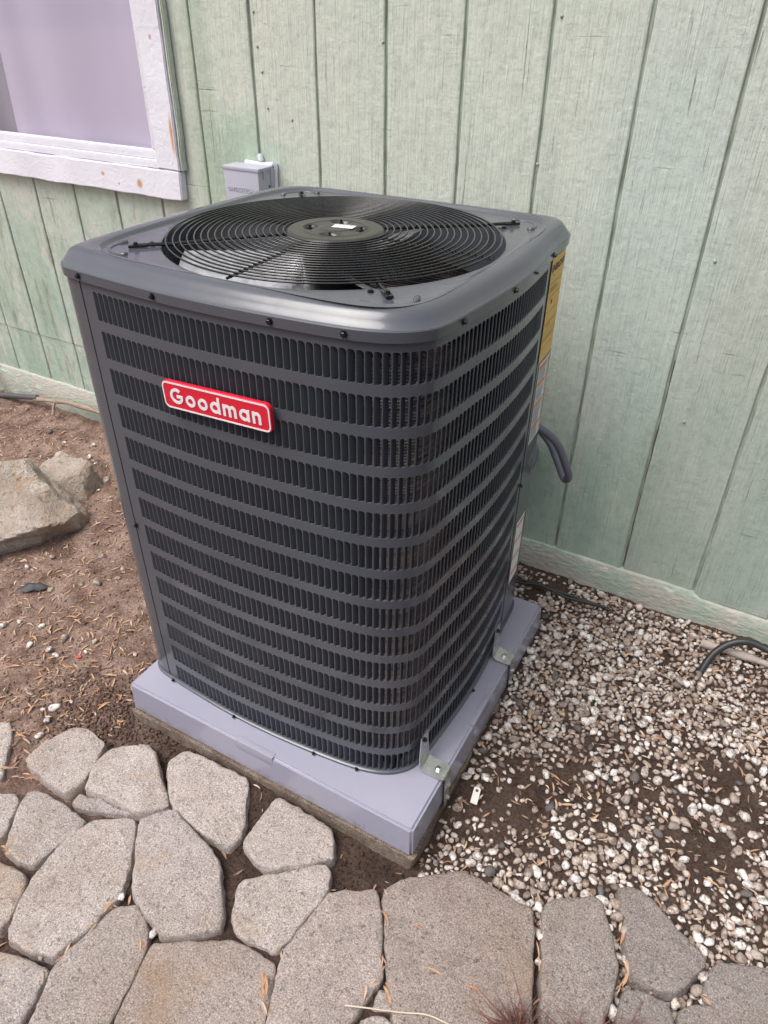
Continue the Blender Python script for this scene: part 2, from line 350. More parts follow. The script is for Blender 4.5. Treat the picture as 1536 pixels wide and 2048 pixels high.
# ------------------------------------------------------------------ house wall
wall = tag(empty('house_wall', (-.4, YW, -.1)), 'house wall of weathered pale green grooved wood siding with white trimmed window', 'wall')
def wparent(o): o.parent = wall; o.matrix_parent_inverse = wall.matrix_basis.inverted(); return o
wall_inv = Matrix.Translation(Vector((.4, -YW, .1)))
def part(o, p):
    o.parent = p; o.matrix_parent_inverse = Matrix.Translation(-p.location); return o
for lo, hi in (((-5.2, -.3), (3.2, .99)), ((-1.462, .99), (3.2, 3.2)), ((-5.2, .99), (-3.6, 3.2)), ((-3.6, 2.5), (-1.462, 3.2))):
    part(MB().box((lo[0], YW + .0072, lo[1]), (hi[0], YW + .2, hi[1])).build('wall_backing', GROOVE), wall)
GS, G6 = .2174, .0195
def board(x0, x1, z0, z1, y=YW, zb=None):
    # one rough board: slightly wavy long edges, rounded arris
    n = max(6, int((z1 - z0) / .05)); vs = []; fs = []; zz = np.linspace(z0, z1, n + 1)
    sd_ = random.randint(0, 9999)
    e0 = vnoise(np.stack([zz * 0, zz * 0, zz], 1), 9, sd_) * .0014; e1 = vnoise(np.stack([zz * 0, zz * 0, zz], 1), 9, sd_ + 1) * .0014; dy = vnoise(np.stack([zz * 0, zz * 0, zz], 1), 2, sd_ + 2) * .0012
    for k, z in enumerate(zz):
        zl = z
        a, b = x0 + e0[k], x1 + e1[k]
        if k == 0 and zb: zl = zb
        for (xx, yy) in ((a, y + .0100), (a, y + .003), (a + .0015, y + .0008), (a + .004, y), (b - .004, y), (b - .0015, y + .0008), (b, y + .003), (b, y + .0100)): vs.append((xx, yy + (dy[k] if yy < y + .009 else 0), zl))
    for k in range(n):
        for j in range(7): fs.append((k * 8 + j, k * 8 + j + 1, (k + 1) * 8 + j + 1, (k + 1) * 8 + j))
    fs.append(tuple(range(8))[::-1]); fs.append(tuple(n * 8 + j for j in range(8)))
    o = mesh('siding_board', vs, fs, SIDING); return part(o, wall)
for k in range(-23, 15):
    xa = G6 + GS * k; xb = xa + GS; gap = .0042
    zbot = .022 if xa > -.9 else .057
    if xa > .45: zbot = .01
    if k == 1: gap = .0042
    if xb < -1.25:
        # the left wall: lower course under an overlapping upper edge
        zs = .276
        board(xa + gap, xb - gap, zbot, zs - .002, YW + .003)
        if xb > -1.47: board(xa + gap, xb - gap, zs, .985); board(-1.458, xb - gap, .986, 3.15)
        elif xb > -3.6: board(xa + gap, xb - gap, zs, .985); board(xa + gap, xb - gap, 2.45, 3.15)
        else: board(xa + gap, xb - gap, zs, 3.15)
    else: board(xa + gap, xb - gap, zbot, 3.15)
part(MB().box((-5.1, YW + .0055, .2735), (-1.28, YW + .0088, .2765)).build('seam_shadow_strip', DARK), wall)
# foundation sill under the siding, painted in patches
fx = np.arange(-5.1, 3.15, .03); fv = []; ff = []
for k, x in enumerate(fx):
    d = .004 * float(vnoise(np.array([[x, 0, 0]]), 12, 3)[0]); zt = (.026 if x > -.9 else .061) - (.02 if x > .46 else 0) + .002 * float(vnoise(np.array([[x, 0, 0]]), 25, 4)[0])
    fv += [(x, YW + .010, zt + .002), (x, YW - .003 + d * .3, zt - .001), (x, YW - .007 + d * .5, zt - .006), (x, YW - .009 - d * .6, -.04), (x, YW - .012 + d, -.085), (x, YW - .016, -.25)]
    if k:
        b = k * 6
        for j in range(5): ff.append((b - 6 + j, b - 6 + j + 1, b + j + 1, b + j))
part(mesh('foundation_sill', fv, ff, FOUND, smooth=True), wall)
# dark gap and old caulk between the two siding sheets, nail heads
def rag(x, z0, z1, name, mat, wid, y):
    n = 60; vs = []; fs = []
    for k in range(n + 1):
        z = z0 + (z1 - z0) * k / n; o_ = float(vnoise(np.array([[0, 0, z]]), 30, 8)[0]) * .0012; w_ = wid * (.6 + .5 * float(vnoise(np.array([[3, 0, z]]), 22, 2)[0]))
        vs += [(x + o_ - w_, y + .004, z), (x + o_, y, z), (x + o_ + w_, y + .004, z)]
        if k: b = k * 3; fs += [(b - 3, b - 2, b + 1, b), (b - 2, b - 1, b + 2, b + 1)]
    return part(mesh(name, vs, fs, mat, smooth=True), wall)
RUSTY = newmat('bare_brown_wood', (.12, .075, .06), .9)
rag(G6 + GS + .002, .035, .72, 'open_joint', RUSTY, .003, YW + .004)
nails = [(-1.05, 1.455), (-1.045, 1.375), (-1.035, 1.315), (-1.024, 1.225), (-.642, 1.395), (-.641, 1.185), (-.18, 1.455), (-.19, 1.31), (-.195, 1.15), (.31, 1.20), (.27, .98), (.34, .93), (.30, .56), (.24 + .1, .35), (-.94, 1.20), (-1.10, 1.13)]
for x, z in nails[:4] + nails[4::2]:
    part(MB().lathe([(.0, .0022), (.003, .0018), (.0042, 0)], M=Matrix.Translation((x, YW - .0004, z)) @ Matrix.Rotation(R(90), 4, 'X'), n=10).build('nail_head', newmat('rusted_nail', (.36, .34, .28), .8) if not bpy.data.materials.get('rusted_nail') else bpy.data.materials['rusted_nail'], smooth=True), wall)

# ------------------------------------------------------------------ window
win = part(empty('window', (-2.1, YW, .94)), wall)
def wp(o): o.parent = win; o.matrix_parent_inverse = Matrix.Translation(-Vector((-2.1, YW, .94))); return o
def rough_plank(lo, hi, name, mat, seed, amp=.0025, seg=.03):
    # a painted board with worn, uneven edges
    bm = bmesh.new(); bmesh.ops.create_cube(bm, size=1)
    for v in bm.verts: v.co = Vector([lo[i] + (v.co[i] + .5) * (hi[i] - lo[i]) for i in range(3)])
    L = max(range(3), key=lambda i: hi[i] - lo[i])
    es = [e for e in bm.edges if abs(e.verts[0].co[L] - e.verts[1].co[L]) > 1e-4]
    bmesh.ops.bevel(bm, geom=[e for e in bm.edges], offset=.003, segments=2, affect='EDGES')
    es = [e for e in bm.edges if abs(e.verts[0].co[L] - e.verts[1].co[L]) > .05]
    bmesh.ops.subdivide_edges(bm, edges=es, cuts=int((hi[L] - lo[L]) / seg), use_grid_fill=True)
    P = np.array([v.co[:] for v in bm.verts])
    for a in range(3):
        d = fbm(P, 14, 3, seed + a * 7) * amp
        for v, q in zip(bm.verts, d): v.co[a] += q
    me = bpy.data.meshes.new(name); bm.to_mesh(me); bm.free(); me.materials.append(mat)
    o = bpy.data.objects.new(name, me); COL.objects.link(o); return autosmooth(o, 50)
wp(rough_plank((-3.6, YW - .032, .938), (-1.378, YW - .002, 1.026), 'bottom_trim', TRIM, 31))
wp(rough_plank((-1.470, YW - .030, 1.029), (-1.374, YW - .002, 2.5), 'side_trim', TRIM, 77))
wp(rough_plank((-1.3725, YW - .024, 1.029), (-1.362, YW - .001, 2.5), 'trim_edge', SIDING, 91, .0015))
fr = wp(MB().box((-3.6, YW - .022, 1.0275), (-1.472, YW + .006, 1.052), .002).box((-3.6, YW - .014, 1.053), (-1.4725, YW + .006, 1.080), .003).box((-1.497, YW - .014, 1.081), (-1.4725, YW + .006, 2.5), .003).build('sash', TRIM)); autosmooth(fr)
wp(mesh('glass_pane', [(-3.6, YW, 1.0795), (-1.4965, YW, 1.0795), (-1.4965, YW, 2.5), (-3.6, YW, 2.5)], [(0, 1, 2, 3)], GLASS))
cv = []; cf = []; cxs = np.arange(-2.205, -1.47, .012); 
for k, x in enumerate(cxs):
    for z in np.linspace(1.055, 2.5, 14):
        sl_ = (z - 1.055) * .05 * max(0, 1 - (x + 2.205) / .15)
        cv.append((x + sl_, YW + .026 +   .0055 * math.sin(x * 21 + .8 * math.sin(x * 9)) , z))
    if k:
        for j in range(13): a = k * 14 + j; cf.append((a - 14, a, a + 1, a - 13))
wp(mesh('curtain', cv, cf, CURT, smooth=True))
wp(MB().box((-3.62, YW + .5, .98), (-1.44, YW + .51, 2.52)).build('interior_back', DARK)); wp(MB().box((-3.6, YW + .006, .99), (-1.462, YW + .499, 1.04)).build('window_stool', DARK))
cv = []; cf = []
for k, x in enumerate(np.arange(-3.55, -2.19, .02)):
    for z in np.linspace(1.055, 2.5, 4): cv.append((x, YW + .07 + .008 * math.sin(x * 40), z))
    if k:
        for j in range(3): a = k * 4 + j; cf.append((a - 4, a, a + 1, a - 3))
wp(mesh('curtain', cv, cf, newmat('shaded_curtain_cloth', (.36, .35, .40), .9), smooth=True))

# ------------------------------------------------------------------ plan of the unit (counter-clockwise from above)
PL = [(-.7655, .060), (-.755, .030), (-.735, .0135), (-.71, .0065), (-.628, -.002), (-.511, -.010), (-.42, -.012), (-.326, -.0095), (-.233, -.003), (-.144, .0065), (-.09, .0175), (-.051, .033), (-.022, .056), (-.004, .085), (.004, .129), (.0095, .19), (.016, .27), (.019, .338), (.0180, .43), (.0115, .521), (.0035, .60), (.0005, .66), (-.0025, .700), (-.010, .734), (-.030, .757), (-.065, .768), (-.14, .770), (-.26, .770), (-.38, .768), (-.5, .764), (-.62, .758), (-.685, .75), (-.725, .73), (-.75, .70), (-.763, .66), (-.770, .56), (-.775, .42), (-.776, .3), (-.774, .18), (-.771, .105)]
def catmull(P, per=40):
    P = np.array(P); N = len(P); out = []
    for i in range(N):
        p0, p1, p2, p3 = P[i - 1], P[i], P[(i + 1) % N], P[(i + 2) % N]
        for k in range(per):
            t = k / per; out.append(.5 * ((2 * p1) + (-p0 + p2) * t + (2 * p0 - 5 * p1 + 4 * p2 - p3) * t * t + (-p0 + 3 * p1 - 3 * p2 + p3) * t ** 3))
    return np.array(out)
PC = catmull(PL)
for _ in range(60): PC = .25 * np.roll(PC, 1, 0) + .5 * PC + .25 * np.roll(PC, -1, 0)
seg = np.linalg.norm(np.roll(PC, -1, 0) - PC, axis=1); SL = np.concatenate([[0], np.cumsum(seg)]); LEN = SL[-1]
PCc = np.vstack([PC, PC[:1]])
def plan(s):
    s = s % LEN; x = np.interp(s, SL, PCc[:, 0]); y = np.interp(s, SL, PCc[:, 1])
    e = .004; x2 = np.interp((s + e) % LEN, SL, PCc[:, 0]); y2 = np.interp((s + e) % LEN, SL, PCc[:, 1]); x1 = np.interp((s - e) % LEN, SL, PCc[:, 0]); y1 = np.interp((s - e) % LEN, SL, PCc[:, 1])
    tx, ty = x2 - x1, y2 - y1; l = math.hypot(tx, ty); return x, y, tx / l, ty / l
def surf(s, z, off=0.0):
    x, y, tx, ty = plan(s); return Vector((x + ty * off, y - tx * off, z))
def s_at_x_front(xv): k = [i for i in range(len(PC)) if PC[i, 1] < .05]; return SL[min(k, key=lambda i: abs(PC[i, 0] - xv))]
def s_at_y_right(yv): k = [i for i in range(len(PC)) if PC[i, 0] > -.05 and .1 < PC[i, 1] < .74]; return SL[min(k, key=lambda i: abs(PC[i, 1] - yv))]
SA = s_at_x_front(-.661); SB = s_at_y_right(.580); SEAM_L = s_at_x_front(-.693); SEAM_R = s_at_y_right(.604)
FC = Vector((-.372, .374))            # fan centre

unit = tag(empty('air_conditioner', (-.378, .376, -.005)), 'dark grey outdoor air conditioner with louvered sides, top fan guard and red badge', 'air conditioner')
def up(o): return part(o, unit)
NC = round((SB - SA) / .01425); PITCH = (SB - SA) / NC
ROWP, SLH, ZT = .0748, .0555, 1.037
def slot_outline(w, h, rl, rr):
    pts = []
    for cx, cz, r, a0 in ((w / 2 - rr, h / 2 - rr, rr, 0), (-w / 2 + rl, h / 2 - rl, rl, 90), (-w / 2 + rl, -h / 2 + rl, rl, 180), (w / 2 - rr, -h / 2 + rr, rr, 270)):
        for k in range(4): a = R(a0 + 30 * k); pts.append((cx + r * math.cos(a), cz + r * math.sin(a)))
    return pts
SLOT = slot_outline(PITCH - .0017, SLH, .0028, .0062)
def cell_outline():
    w, h = PITCH / 2, ROWP / 2; out = []
    for k, (a, b) in enumerate(SLOT):
        j = k % 4; q = k // 4; sx = 1 if q in (0, 3) else -1; sz = 1 if q in (0, 1) else -1
        horizfirst = q in (0, 2)
        # corner split: two points ride on the side edge, two on the top or bottom edge
        t = [(w * sx, b), (w * sx, sz * h), (w * sx, sz * h), (a, sz * h)]
        if not horizfirst: t = t[::-1]
        out.append(t[j])
    return out
CELL = cell_outline()
def grille(name, s0, ncol, zrows=14):
    vs = []; fs = []
    for r in range(zrows):
        zc = ZT - ROWP * r - SLH / 2
        for c in range(ncol):
            sc = s0 + PITCH * (c + .5); b = len(vs)
            for (u, v) in CELL: vs.append(surf(sc + u, zc + v))
            for (u, v) in SLOT: vs.append(surf(sc + u, zc + v))
            for (u, v) in SLOT: vs.append(surf(sc + u * .96, zc + v * .992, -.0022))
            for k in range(16):
                k2 = (k + 1) % 16
                if (Vector(CELL[k]) - Vector(CELL[k2])).length < 1e-9: fs.append((b + k, b + 16 + k2, b + 16 + k))
                else: fs.append((b + k, b + k2, b + 16 + k2, b + 16 + k))
                fs.append((b + 16 + k, b + 16 + k2, b + 32 + k2, b + 32 + k))
    return vs, fs
ZTOP = ZT + (ROWP - SLH) / 2; ZBOT = ZT - ROWP * 13 - SLH - (ROWP - SLH) / 2
def strip(mb, s0, s1, z0, z1, off=0.0, n=None, m=0):
    n = n or max(2, int((s1 - s0) / .012)); vs = []; fs = []
    for k in range(n + 1):
        s = s0 + (s1 - s0) * k / n; vs += [surf(s, z0, off), surf(s, z1, off)]
        if k: b = 2 * k; fs.append((b - 2, b, b + 1, b - 1))
    return mb.add(vs, fs, m)
gvs, gfs = grille('g', SA, NC)
mb = MB().add(gvs, gfs); strip(mb, SEAM_L + .0009, SA, ZBOT, ZTOP); strip(mb, SB, SEAM_R - .0009, ZBOT, ZTOP); strip(mb, SEAM_L + .0009, SEAM_R - .0009, ZTOP, 1.062)
grl = up(mb.build('grille_panel', STEEL)); autosmooth(grl, 40)
# corner post, service panel and the grilles of the sides turned to the wall
SL_B = SL[min([i for i in range(len(PC)) if PC[i, 0] < -.74 and PC[i, 1] > .08 and PC[i, 1] < .3], key=lambda i: abs(PC[i, 1] - .10))]
mb = MB(); strip(mb, SL_B, SEAM_L + (LEN if SEAM_L < SL_B else 0), -.0, 1.062, .0012); up(mb.build('corner_post', STEEL, smooth=True))
SP_E = SEAM_R + .30
mb = MB(); strip(mb, SEAM_R, SP_E, 0.0, 1.062, .001); up(mb.build('service_panel', STEEL, smooth=True))
nb_ = int((SL_B - SP_E - .02) / PITCH)
gvs, gfs = grille('g', SP_E + .01, nb_)
mb = MB().add(gvs, gfs); strip(mb, SP_E + .0009, SP_E + .01, ZBOT, ZTOP); strip(mb, SP_E + .01 + nb_ * PITCH, SL_B, ZBOT, ZTOP); strip(mb, SP_E + .0009, SL_B, ZTOP, 1.062)
rear = up(mb.build('grille_panel', STEEL)); autosmooth(rear, 40)
# dark backing strips behind the seams
for q in (SEAM_L, SEAM_R): mb = MB(); strip(mb, q - .007, q + .007, 0, 1.06, -.003); up(mb.build('seam_backing', BLACK))
# louver vanes: pressed inward from the left edge of every slot
vp = [(-.5, 0), (-.38, .0016), (-.18, .0046), (.0, .0072), (.16, .0090)]
vv = []; vf = []; hz = SLH / 2 + .001
for k, (u, d) in enumerate(vp):
    x = u * (PITCH - .0016)
    vv += [(x, d + .0002, -hz), (x, d + .0002, hz), (x + .0004, d + .0010, hz), (x + .0004, d + .0010, -hz)]
    if k:
        b = 4 * k
        vf += [(b - 4, b, b + 1, b - 3), (b - 2, b + 2, b + 3, b - 1), (b - 3, b + 1, b + 2, b - 2), (b - 1, b + 3, b, b - 4)]
b = 4 * (len(vp) - 1); vf += [(0, 1, 2, 3), (b + 3, b + 2, b + 1, b)]
vme = bpy.data.meshes.new('louver_vane'); vme.from_pydata(vv, [], vf); vme.materials.append(VANE); vme.update()
vme.polygons.foreach_set('use_smooth', np.ones(len(vme.polygons), dtype=bool)); vme.set_sharp_from_angle(angle=R(40))
def vmat(s, z):
    x, y, tx, ty = plan(s); return Matrix(((tx, -ty, 0, x), (ty, tx, 0, y), (0, 0, 1, z), (0, 0, 0, 1)))
cells = []
for r in range(14):
    zc = ZT - ROWP * r - SLH / 2
    for c in range(NC):
        s = SA + PITCH * (c + .5); x, y, tx, ty = plan(s); d = CAMP - Vector((x, y, zc)); cosv = (d.normalized().x * ty - d.normalized().y * tx)
        cells.append((cosv / d.length_squared, s, zc))
cells.sort(key=lambda q: -q[0])
gl_inv = Matrix.Translation(unit.location)   # the grille part sits at the world origin
for _, s, zc in cells[:300]:
    o = bpy.data.objects.new('louver_vane', vme); COL.objects.link(o); o.parent = grl; o.matrix_basis = vmat(s, zc) @ Matrix.Rotation(random.gauss(0, .022), 4, 'Z')
mb = MB()
for _, s, zc in cells[300:]: M = vmat(s, zc) @ Matrix.Rotation(random.gauss(0, .022), 4, 'Z'); mb.add([M @ Vector(v) for v in vv], vf)
o = tag(mb.build('louver_vanes', VANE), kind='stuff'); o.parent = grl; autosmooth(o, 40)
mb = MB()
for r in range(14):
    for c in range(nb_): M = vmat(SP_E + .01 + PITCH * (c + .5), ZT - ROWP * r - SLH / 2); mb.add([M @ Vector(v) for v in vv], vf)
o = tag(mb.build('louver_vanes', VANE), kind='stuff'); o.parent = rear; autosmooth(o, 40)
# coil with horizontal fins
mb = MB(); ns = 150; prof = []
z = .02
while z < 1.0: prof += [(-.037, z), (-.030, z + .0008), (-.030, z + .0028), (-.037, z + .0036)]; z += .0060
vs = []; fs = []
for k in range(ns):
    s = LEN * k / ns
    for (off, z) in prof: vs.append(surf(s, z, off))
n = len(prof)
for k in range(ns):
    for j in range(n - 1): fs.append((k * n + j, ((k + 1) % ns) * n + j, ((k + 1) % ns) * n + j + 1, k * n + j + 1))
up(mesh('condenser_coil', vs, fs, COIL))
# base pan rim
mb = MB(); ns = 260; prof = [(-.02, -.0015), (.0055, -.0015), (.0062, .0015), (.0062, .0055), (.0035, .0075), (-.004, .0078)]
vs = []; fs = []
for k in range(ns):
    for (off, z) in prof: vs.append(surf(LEN * k / ns, z, off))
n = len(prof)
for k in range(ns):
    for j in range(n - 1): fs.append((k * n + j, ((k + 1) % ns) * n + j, ((k + 1) % ns) * n + j + 1, k * n + j + 1))
fs.append(tuple(k * n for k in range(ns))[::-1])
up(autosmooth(mesh('base_pan', vs, fs, STEEL), 40))

# ---- top cover
ns = 288; ang = []; loops = []
prof = [(.000, 1.0535), (.0055, 1.0525), (.0065, 1.0535), (.0068, 1.0705), (.0052, 1.0728), (.0025, 1.0740), (-.0055, 1.0845), (-.0115, 1.0915), (-.0155, 1.0948), (-.021, 1.0975), (-.028, 1.0992), (-.036, 1.0998)]
base = [surf(LEN * k / ns, 0) for k in range(ns)]
for off, z in prof: loops.append([surf(LEN * k / ns, z, off) for k in range(ns)])
th = [math.atan2(p.y - FC.y, p.x - FC.x) for p in base]
def sup(t, h, n): c, s_ = math.cos(t), math.sin(t); r = h / (abs(c) ** n + abs(s_) ** n) ** (1 / n); return r
def rad(fr, z): return [Vector((FC.x + fr(t) * math.cos(t), FC.y + fr(t) * math.sin(t), z)) for t in th]
se = lambda h, n: (lambda t: sup(t, h, n))
loops.append(rad(se(.3525, 6.5), 1.1000)); loops.append(rad(se(.3505, 6.5), 1.0990)); loops.append(rad(se(.3465, 6.5), 1.0942)); loops.append(rad(se(.344, 6.5), 1.0930))
loops.append(rad(lambda t: .5 * sup(t, .342, 6) + .5 * .341, 1.0930))
for r_, z in ((.3405, 1.0930), (.3385, 1.0935), (.336, 1.0925), (.3345, 1.089), (.334, 1.07), (.334, 1.02), (.338, .975)): loops.append(rad(lambda t, q=r_: q, z))
vs = [v for L in loops for v in L]; fs = []
for i in range(len(loops) - 1):
    for k in range(ns): k2 = (k + 1) % ns; fs.append((i * ns + k, i * ns + k2, (i + 1) * ns + k2, (i + 1) * ns + k))
cap = up(autosmooth(mesh('top_cover', vs, fs, STEEL), 30))
# pressed beads by the guard feet
for q in range(4):
    a0 = R(45 + 90 * q); c = FC + Vector((math.cos(a0), math.sin(a0))) * .383
    pts = [(c.x + .046 * math.cos(a0 + t), c.y + .046 * math.sin(a0 + t), 1.0925) for t in np.linspace(-1.25, 1.25, 20)]
    rs = [.0028 + .0030 * (k in (0, 1, 2, 17, 18, 19)) for k in range(20)]
    o = MB().tube(pts, rs, 8).build('pressed_bead', STEEL, None, True); o.parent = cap
# ---- fan guard
guard = part(empty('fan_guard', (FC.x, FC.y, 1.095)), unit); guard.matrix_parent_inverse = Matrix.Translation(-unit.location)
gp_inv = Matrix.Translation(-guard.location)
def gpart(o): o.parent = guard; o.matrix_parent_inverse = gp_inv; return o
def gzd(r): return 1.1005 + .0065 * (1 - (r / .33) ** 2)
NR = 18
for k in range(NR):
    r = .103 + (.327 - .103) * k / (NR - 1)
    gpart(MB().tube([(FC.x + r * math.cos(a), FC.y + r * math.sin(a), gzd(r)) for a in np.linspace(0, 2 * math.pi, 97)[:-1]], .0018, 6, closed=True).build('guard_ring', BLACK, None, True))
for q in range(8):
    a = R(45 * q + 0); main = q % 2 == 1; r1 = .386 if main else .333; cc, ss = math.cos(a), math.sin(a)
    pts = [(FC.x + r * cc, FC.y + r * ss, (gzd(min(r, .33)) - .0045) if r < .335 else 1.0975) for r in np.linspace(.085, r1, 14)]
    mb = MB().tube(pts, .0034 if main else .0026, 8)
    if main:
        M = Matrix.Translation((FC.x + .383 * cc, FC.y + .383 * ss, 1.0965)) @ Matrix.Rotation(a, 4, 'Z')
        mb.box((-.022, -.006, -.002), (.012, .006, .0028), .001, mat=M)
    sp = gpart(autosmooth(mb.build('guard_spoke', BLACK)))
    if main:
        M = Matrix.Translation((FC.x + .381 * cc, FC.y + .381 * ss, 1.0993)); o = MB().lathe([(.0062, 0), (.0062, .001), (.0040, .001), (.0040, .0045), (0.0, .0048)], M=M, n=6).build('bolt', SCREW); o.parent = sp
        M = Matrix.Translation((FC.x + .352 * cc + .02 * ss, FC.y + .352 * ss - .02 * cc, 1.093)); o = MB().lathe([(.006, 0), (.006, .0012), (.0042, .0012), (.0042, .0046), (0.0, .0048)], M=M, n=8).build('screw', SCREW); o.parent = cap
    else:
        for k in range(0, NR, 2):
            pass
# hub plate with four motor bolt pits
nr, na = 30, 80; vs = []; fs = []; HZ = gzd(.05) + .0015
pits = [(.052 * math.cos(R(20 + 90 * q)), .052 * math.sin(R(20 + 90 * q)), R(20 + 90 * q)) for q in range(4)]
for i in range(nr + 1):
    r = .0985 * i / nr
    for k in range(na):
        a = 2 * math.pi * k / na; x, y = r * math.cos(a), r * math.sin(a); z = HZ
        if r > .09: z -= .006 * ((r - .09) / .0085) ** 2
        if .062 < r < .066: z += .0012
        if r < .03: z += .0016
        for px, py, pa in pits:
            u = (x - px) * math.cos(pa) + (y - py) * math.sin(pa); v_ = -(x - px) * math.sin(pa) + (y - py) * math.cos(pa)
            d = math.hypot(u / .012, v_ / .019); z -= .0075 * max(0, min(1, (1.15 - d) / .35))
        vs.append((FC.x + x, FC.y + y, z))
for i in range(nr):
    for k in range(na): fs.append((i * na + k, i * na + (k + 1) % na, (i + 1) * na + (k + 1) % na, (i + 1) * na + k))
hub = gpart(mesh('motor_plate', vs, fs, HUBM, smooth=True))
def hubp(o): o.parent = hub; return o
for px, py, pa in pits:
    hubp(MB().lathe([(.0085, 0), (.0085, .0015), (.0052, .0015), (.0052, .007), (.0025, .0075), (.0025, .0125), (0, .0125)], c=(FC.x + px, FC.y + py, HZ - .0078), n=8).build('motor_bolt', SCREW))
M = Matrix.Translation((FC.x + .012, FC.y + .012, HZ + .0020)) @ Matrix.Rotation(R(12), 4, 'Z')
hubp(MB().box((-.022, -.0125, 0), (.022, .0125, .0004), mat=M).build('sticker', LABW))
mb = MB()
for k, (x0, x1, y0, y1) in enumerate([(-.02, .006, .0065, .0095), (-.02, .014, .001, .0025), (-.02, .002, -.003, -.0018), (-.02, .010, -.007, -.0058), (.010, .020, .005, .011)]): mb.box((x0, y0, .0004), (x1, y1, .0006), mat=M)
hubp(mb.build('sticker_print', GREYINK))
# ---- fan below: motor and three aluminium blades
fan = part(empty('fan', (FC.x, FC.y, .93)), unit)
def fp(o): o.parent = fan; o.matrix_parent_inverse = Matrix.Translation(-fan.location); return o
fp(MB().lathe([(.0, .86), (.06, .86), (.068, .87), (.068, 1.05), (.06, 1.08), (.05, 1.095), (0, 1.096)], c=(FC.x, FC.y, 0), n=40).build('motor', BLACK, None, True))
for q in range(3):
    a0 = R(224 + 120 * q); vs = []; fs = []; nu, nv = 12, 8
    for i in range(nu + 1):
        r = .065 + (.318 - .065) * i / nu
        for j in range(nv + 1):
            t = j / nv - .5; wd = .9 * (.45 + .75 * (r / .32) ** .8) * .30 / max(r, .12) * .75
            a = a0 + t * wd; z = 1.0 - t * .10 + .012 * math.cos(t * 3)
            vs.append((FC.x + r * math.cos(a), FC.y + r * math.sin(a), z))
    for i in range(nu):
        for j in range(nv): b = i * (nv + 1) + j; fs.append((b, b + 1, b + nv + 2, b + nv + 1))
    fp(mesh('fan_blade', vs, fs, ALU, smooth=True))
up(MB().box((-.72, .05, .004), (-.04, .70, .010)).build('base_floor', BLACK))
# ---- screws
def screw_at(s, z, off, parent, name='screw', r=.0062):
    x, y, tx, ty = plan(s); nrm = Vector((ty, -tx, 0)); p = surf(s, z, off)
    M = Matrix.Translation(p) @ nrm.to_track_quat('Z', 'Y').to_matrix().to_4x4()
    o = MB().lathe([(r, 0), (r, .0012), (r * .66, .0012), (r * .66, .0052), (r * .5, .006), (0, .006)], M=M, n=6 if r > .005 else 8).build(name, SCREW); o.parent = parent; return o
for xv in (-.683, -.49, -.25, -.122): screw_at(s_at_x_front(xv), 1.0625, .0066, cap)
for yv in (.145, .335, .583): screw_at(s_at_y_right(yv), 1.0625, .0066, cap)
screw_at(s_at_y_right(.445), 1.064, .0060, cap, 'screw', .0035)
screw_at(SEAM_L + .004, .499, .001, unit).matrix_parent_inverse = Matrix.Translation(-unit.location)
screw_at(SEAM_R - .004, .50, .001, unit).matrix_parent_inverse = Matrix.Translation(-unit.location)
for s in [s_at_x_front(x) for x in (-.675, -.46, -.225, -.115)] + [s_at_y_right(y) for y in (.36,)]:
    screw_at(s, .004, .006, unit, 'screw', .0052).matrix_parent_inverse = Matrix.Translation(-unit.location)
# orange scratch by the side screw
mb = MB(); strip(mb, s_at_y_right(.30), s_at_y_right(.327), 1.0664, 1.0670, .0071); up(mb.build('orange_scuff', ORANGE))
# ---- labels on the service panel
def lab(name, s0, s1, z0, z1, mat, off=.0018):
    mb = MB(); strip(mb, s0, s1, z0, z1, off, n=8); return up(mb.build(name, mat))
def textmesh(body, size, mat, fn, name, parent, bold=0.0, extr=0.0, align='LEFT'):
    cu = bpy.data.curves.new('txt', 'FONT'); cu.body = body; cu.size = size; cu.offset = bold; cu.extrude = extr; cu.align_x = align; cu.resolution_u = 3
    ob = bpy.data.objects.new('txt', cu); COL.objects.link(ob); bpy.context.view_layer.update()
    me = bpy.data.meshes.new_from_object(ob.evaluated_get(bpy.context.evaluated_depsgraph_get())); bpy.data.objects.remove(ob)
    for v in me.vertices: v.co = fn(v.co)
    me.materials.clear(); me.materials.append(mat); me.name = name
    o = bpy.data.objects.new(name, me); COL.objects.link(o); o.parent = parent; return o
s0 = SEAM_R + .004
yl = lab('energy_label', s0, s0 + .155, .818, 1.047, YEL)
o = textmesh('ENERGYGUIDE', .020, INK, lambda c: surf(s0 + .004 + c.x, 1.018 + c.y, .0024), 'label_heading', yl, .0006)
mb = MB()
for z, u0, u1, h in ((1.008, .02, .026, .004), (.992, .004, .10, .0010), (.982, .004, .06, .0016), (.976, .004, .07, .0016), (.963, .004, .15, .0010), (.945, .03, .038, .010), (.93, .004, .15, .0008), (.905, .004, .15, .0014), (.897, .01, .05, .0016), (.885, .004, .15, .0008), (.873, .004, .12, .0014), (.866, .004, .09, .0014), (.850, .004, .15, .0008)): strip(mb, s0 + u0, s0 + u1, z, z + h, .0024, n=6)
o = mb.build('label_print', INK); o.parent = yl
wl = lab('warning_label', s0 + .012, s0 + .16, .605, .812, LABW)
mb = MB(); m2 = MB()
for z in (.795, .752, .700, .640): strip(mb, s0 + .016, s0 + .075, z, z + .010, .0024, n=5); strip(mb, s0 + .085, s0 + .15, z, z + .010, .0024, n=5)
for k in range(46):
    z = .800 - k * .0042
    if all(not (zz - .003 < z < zz + .012) for zz in (.795, .752, .700, .640)): strip(m2, s0 + .016, s0 + .075 - random.random() * .012, z, z + .0018, .0024, n=4); strip(m2, s0 + .085, s0 + .15 - random.random() * .012, z, z + .0018, .0024, n=4)
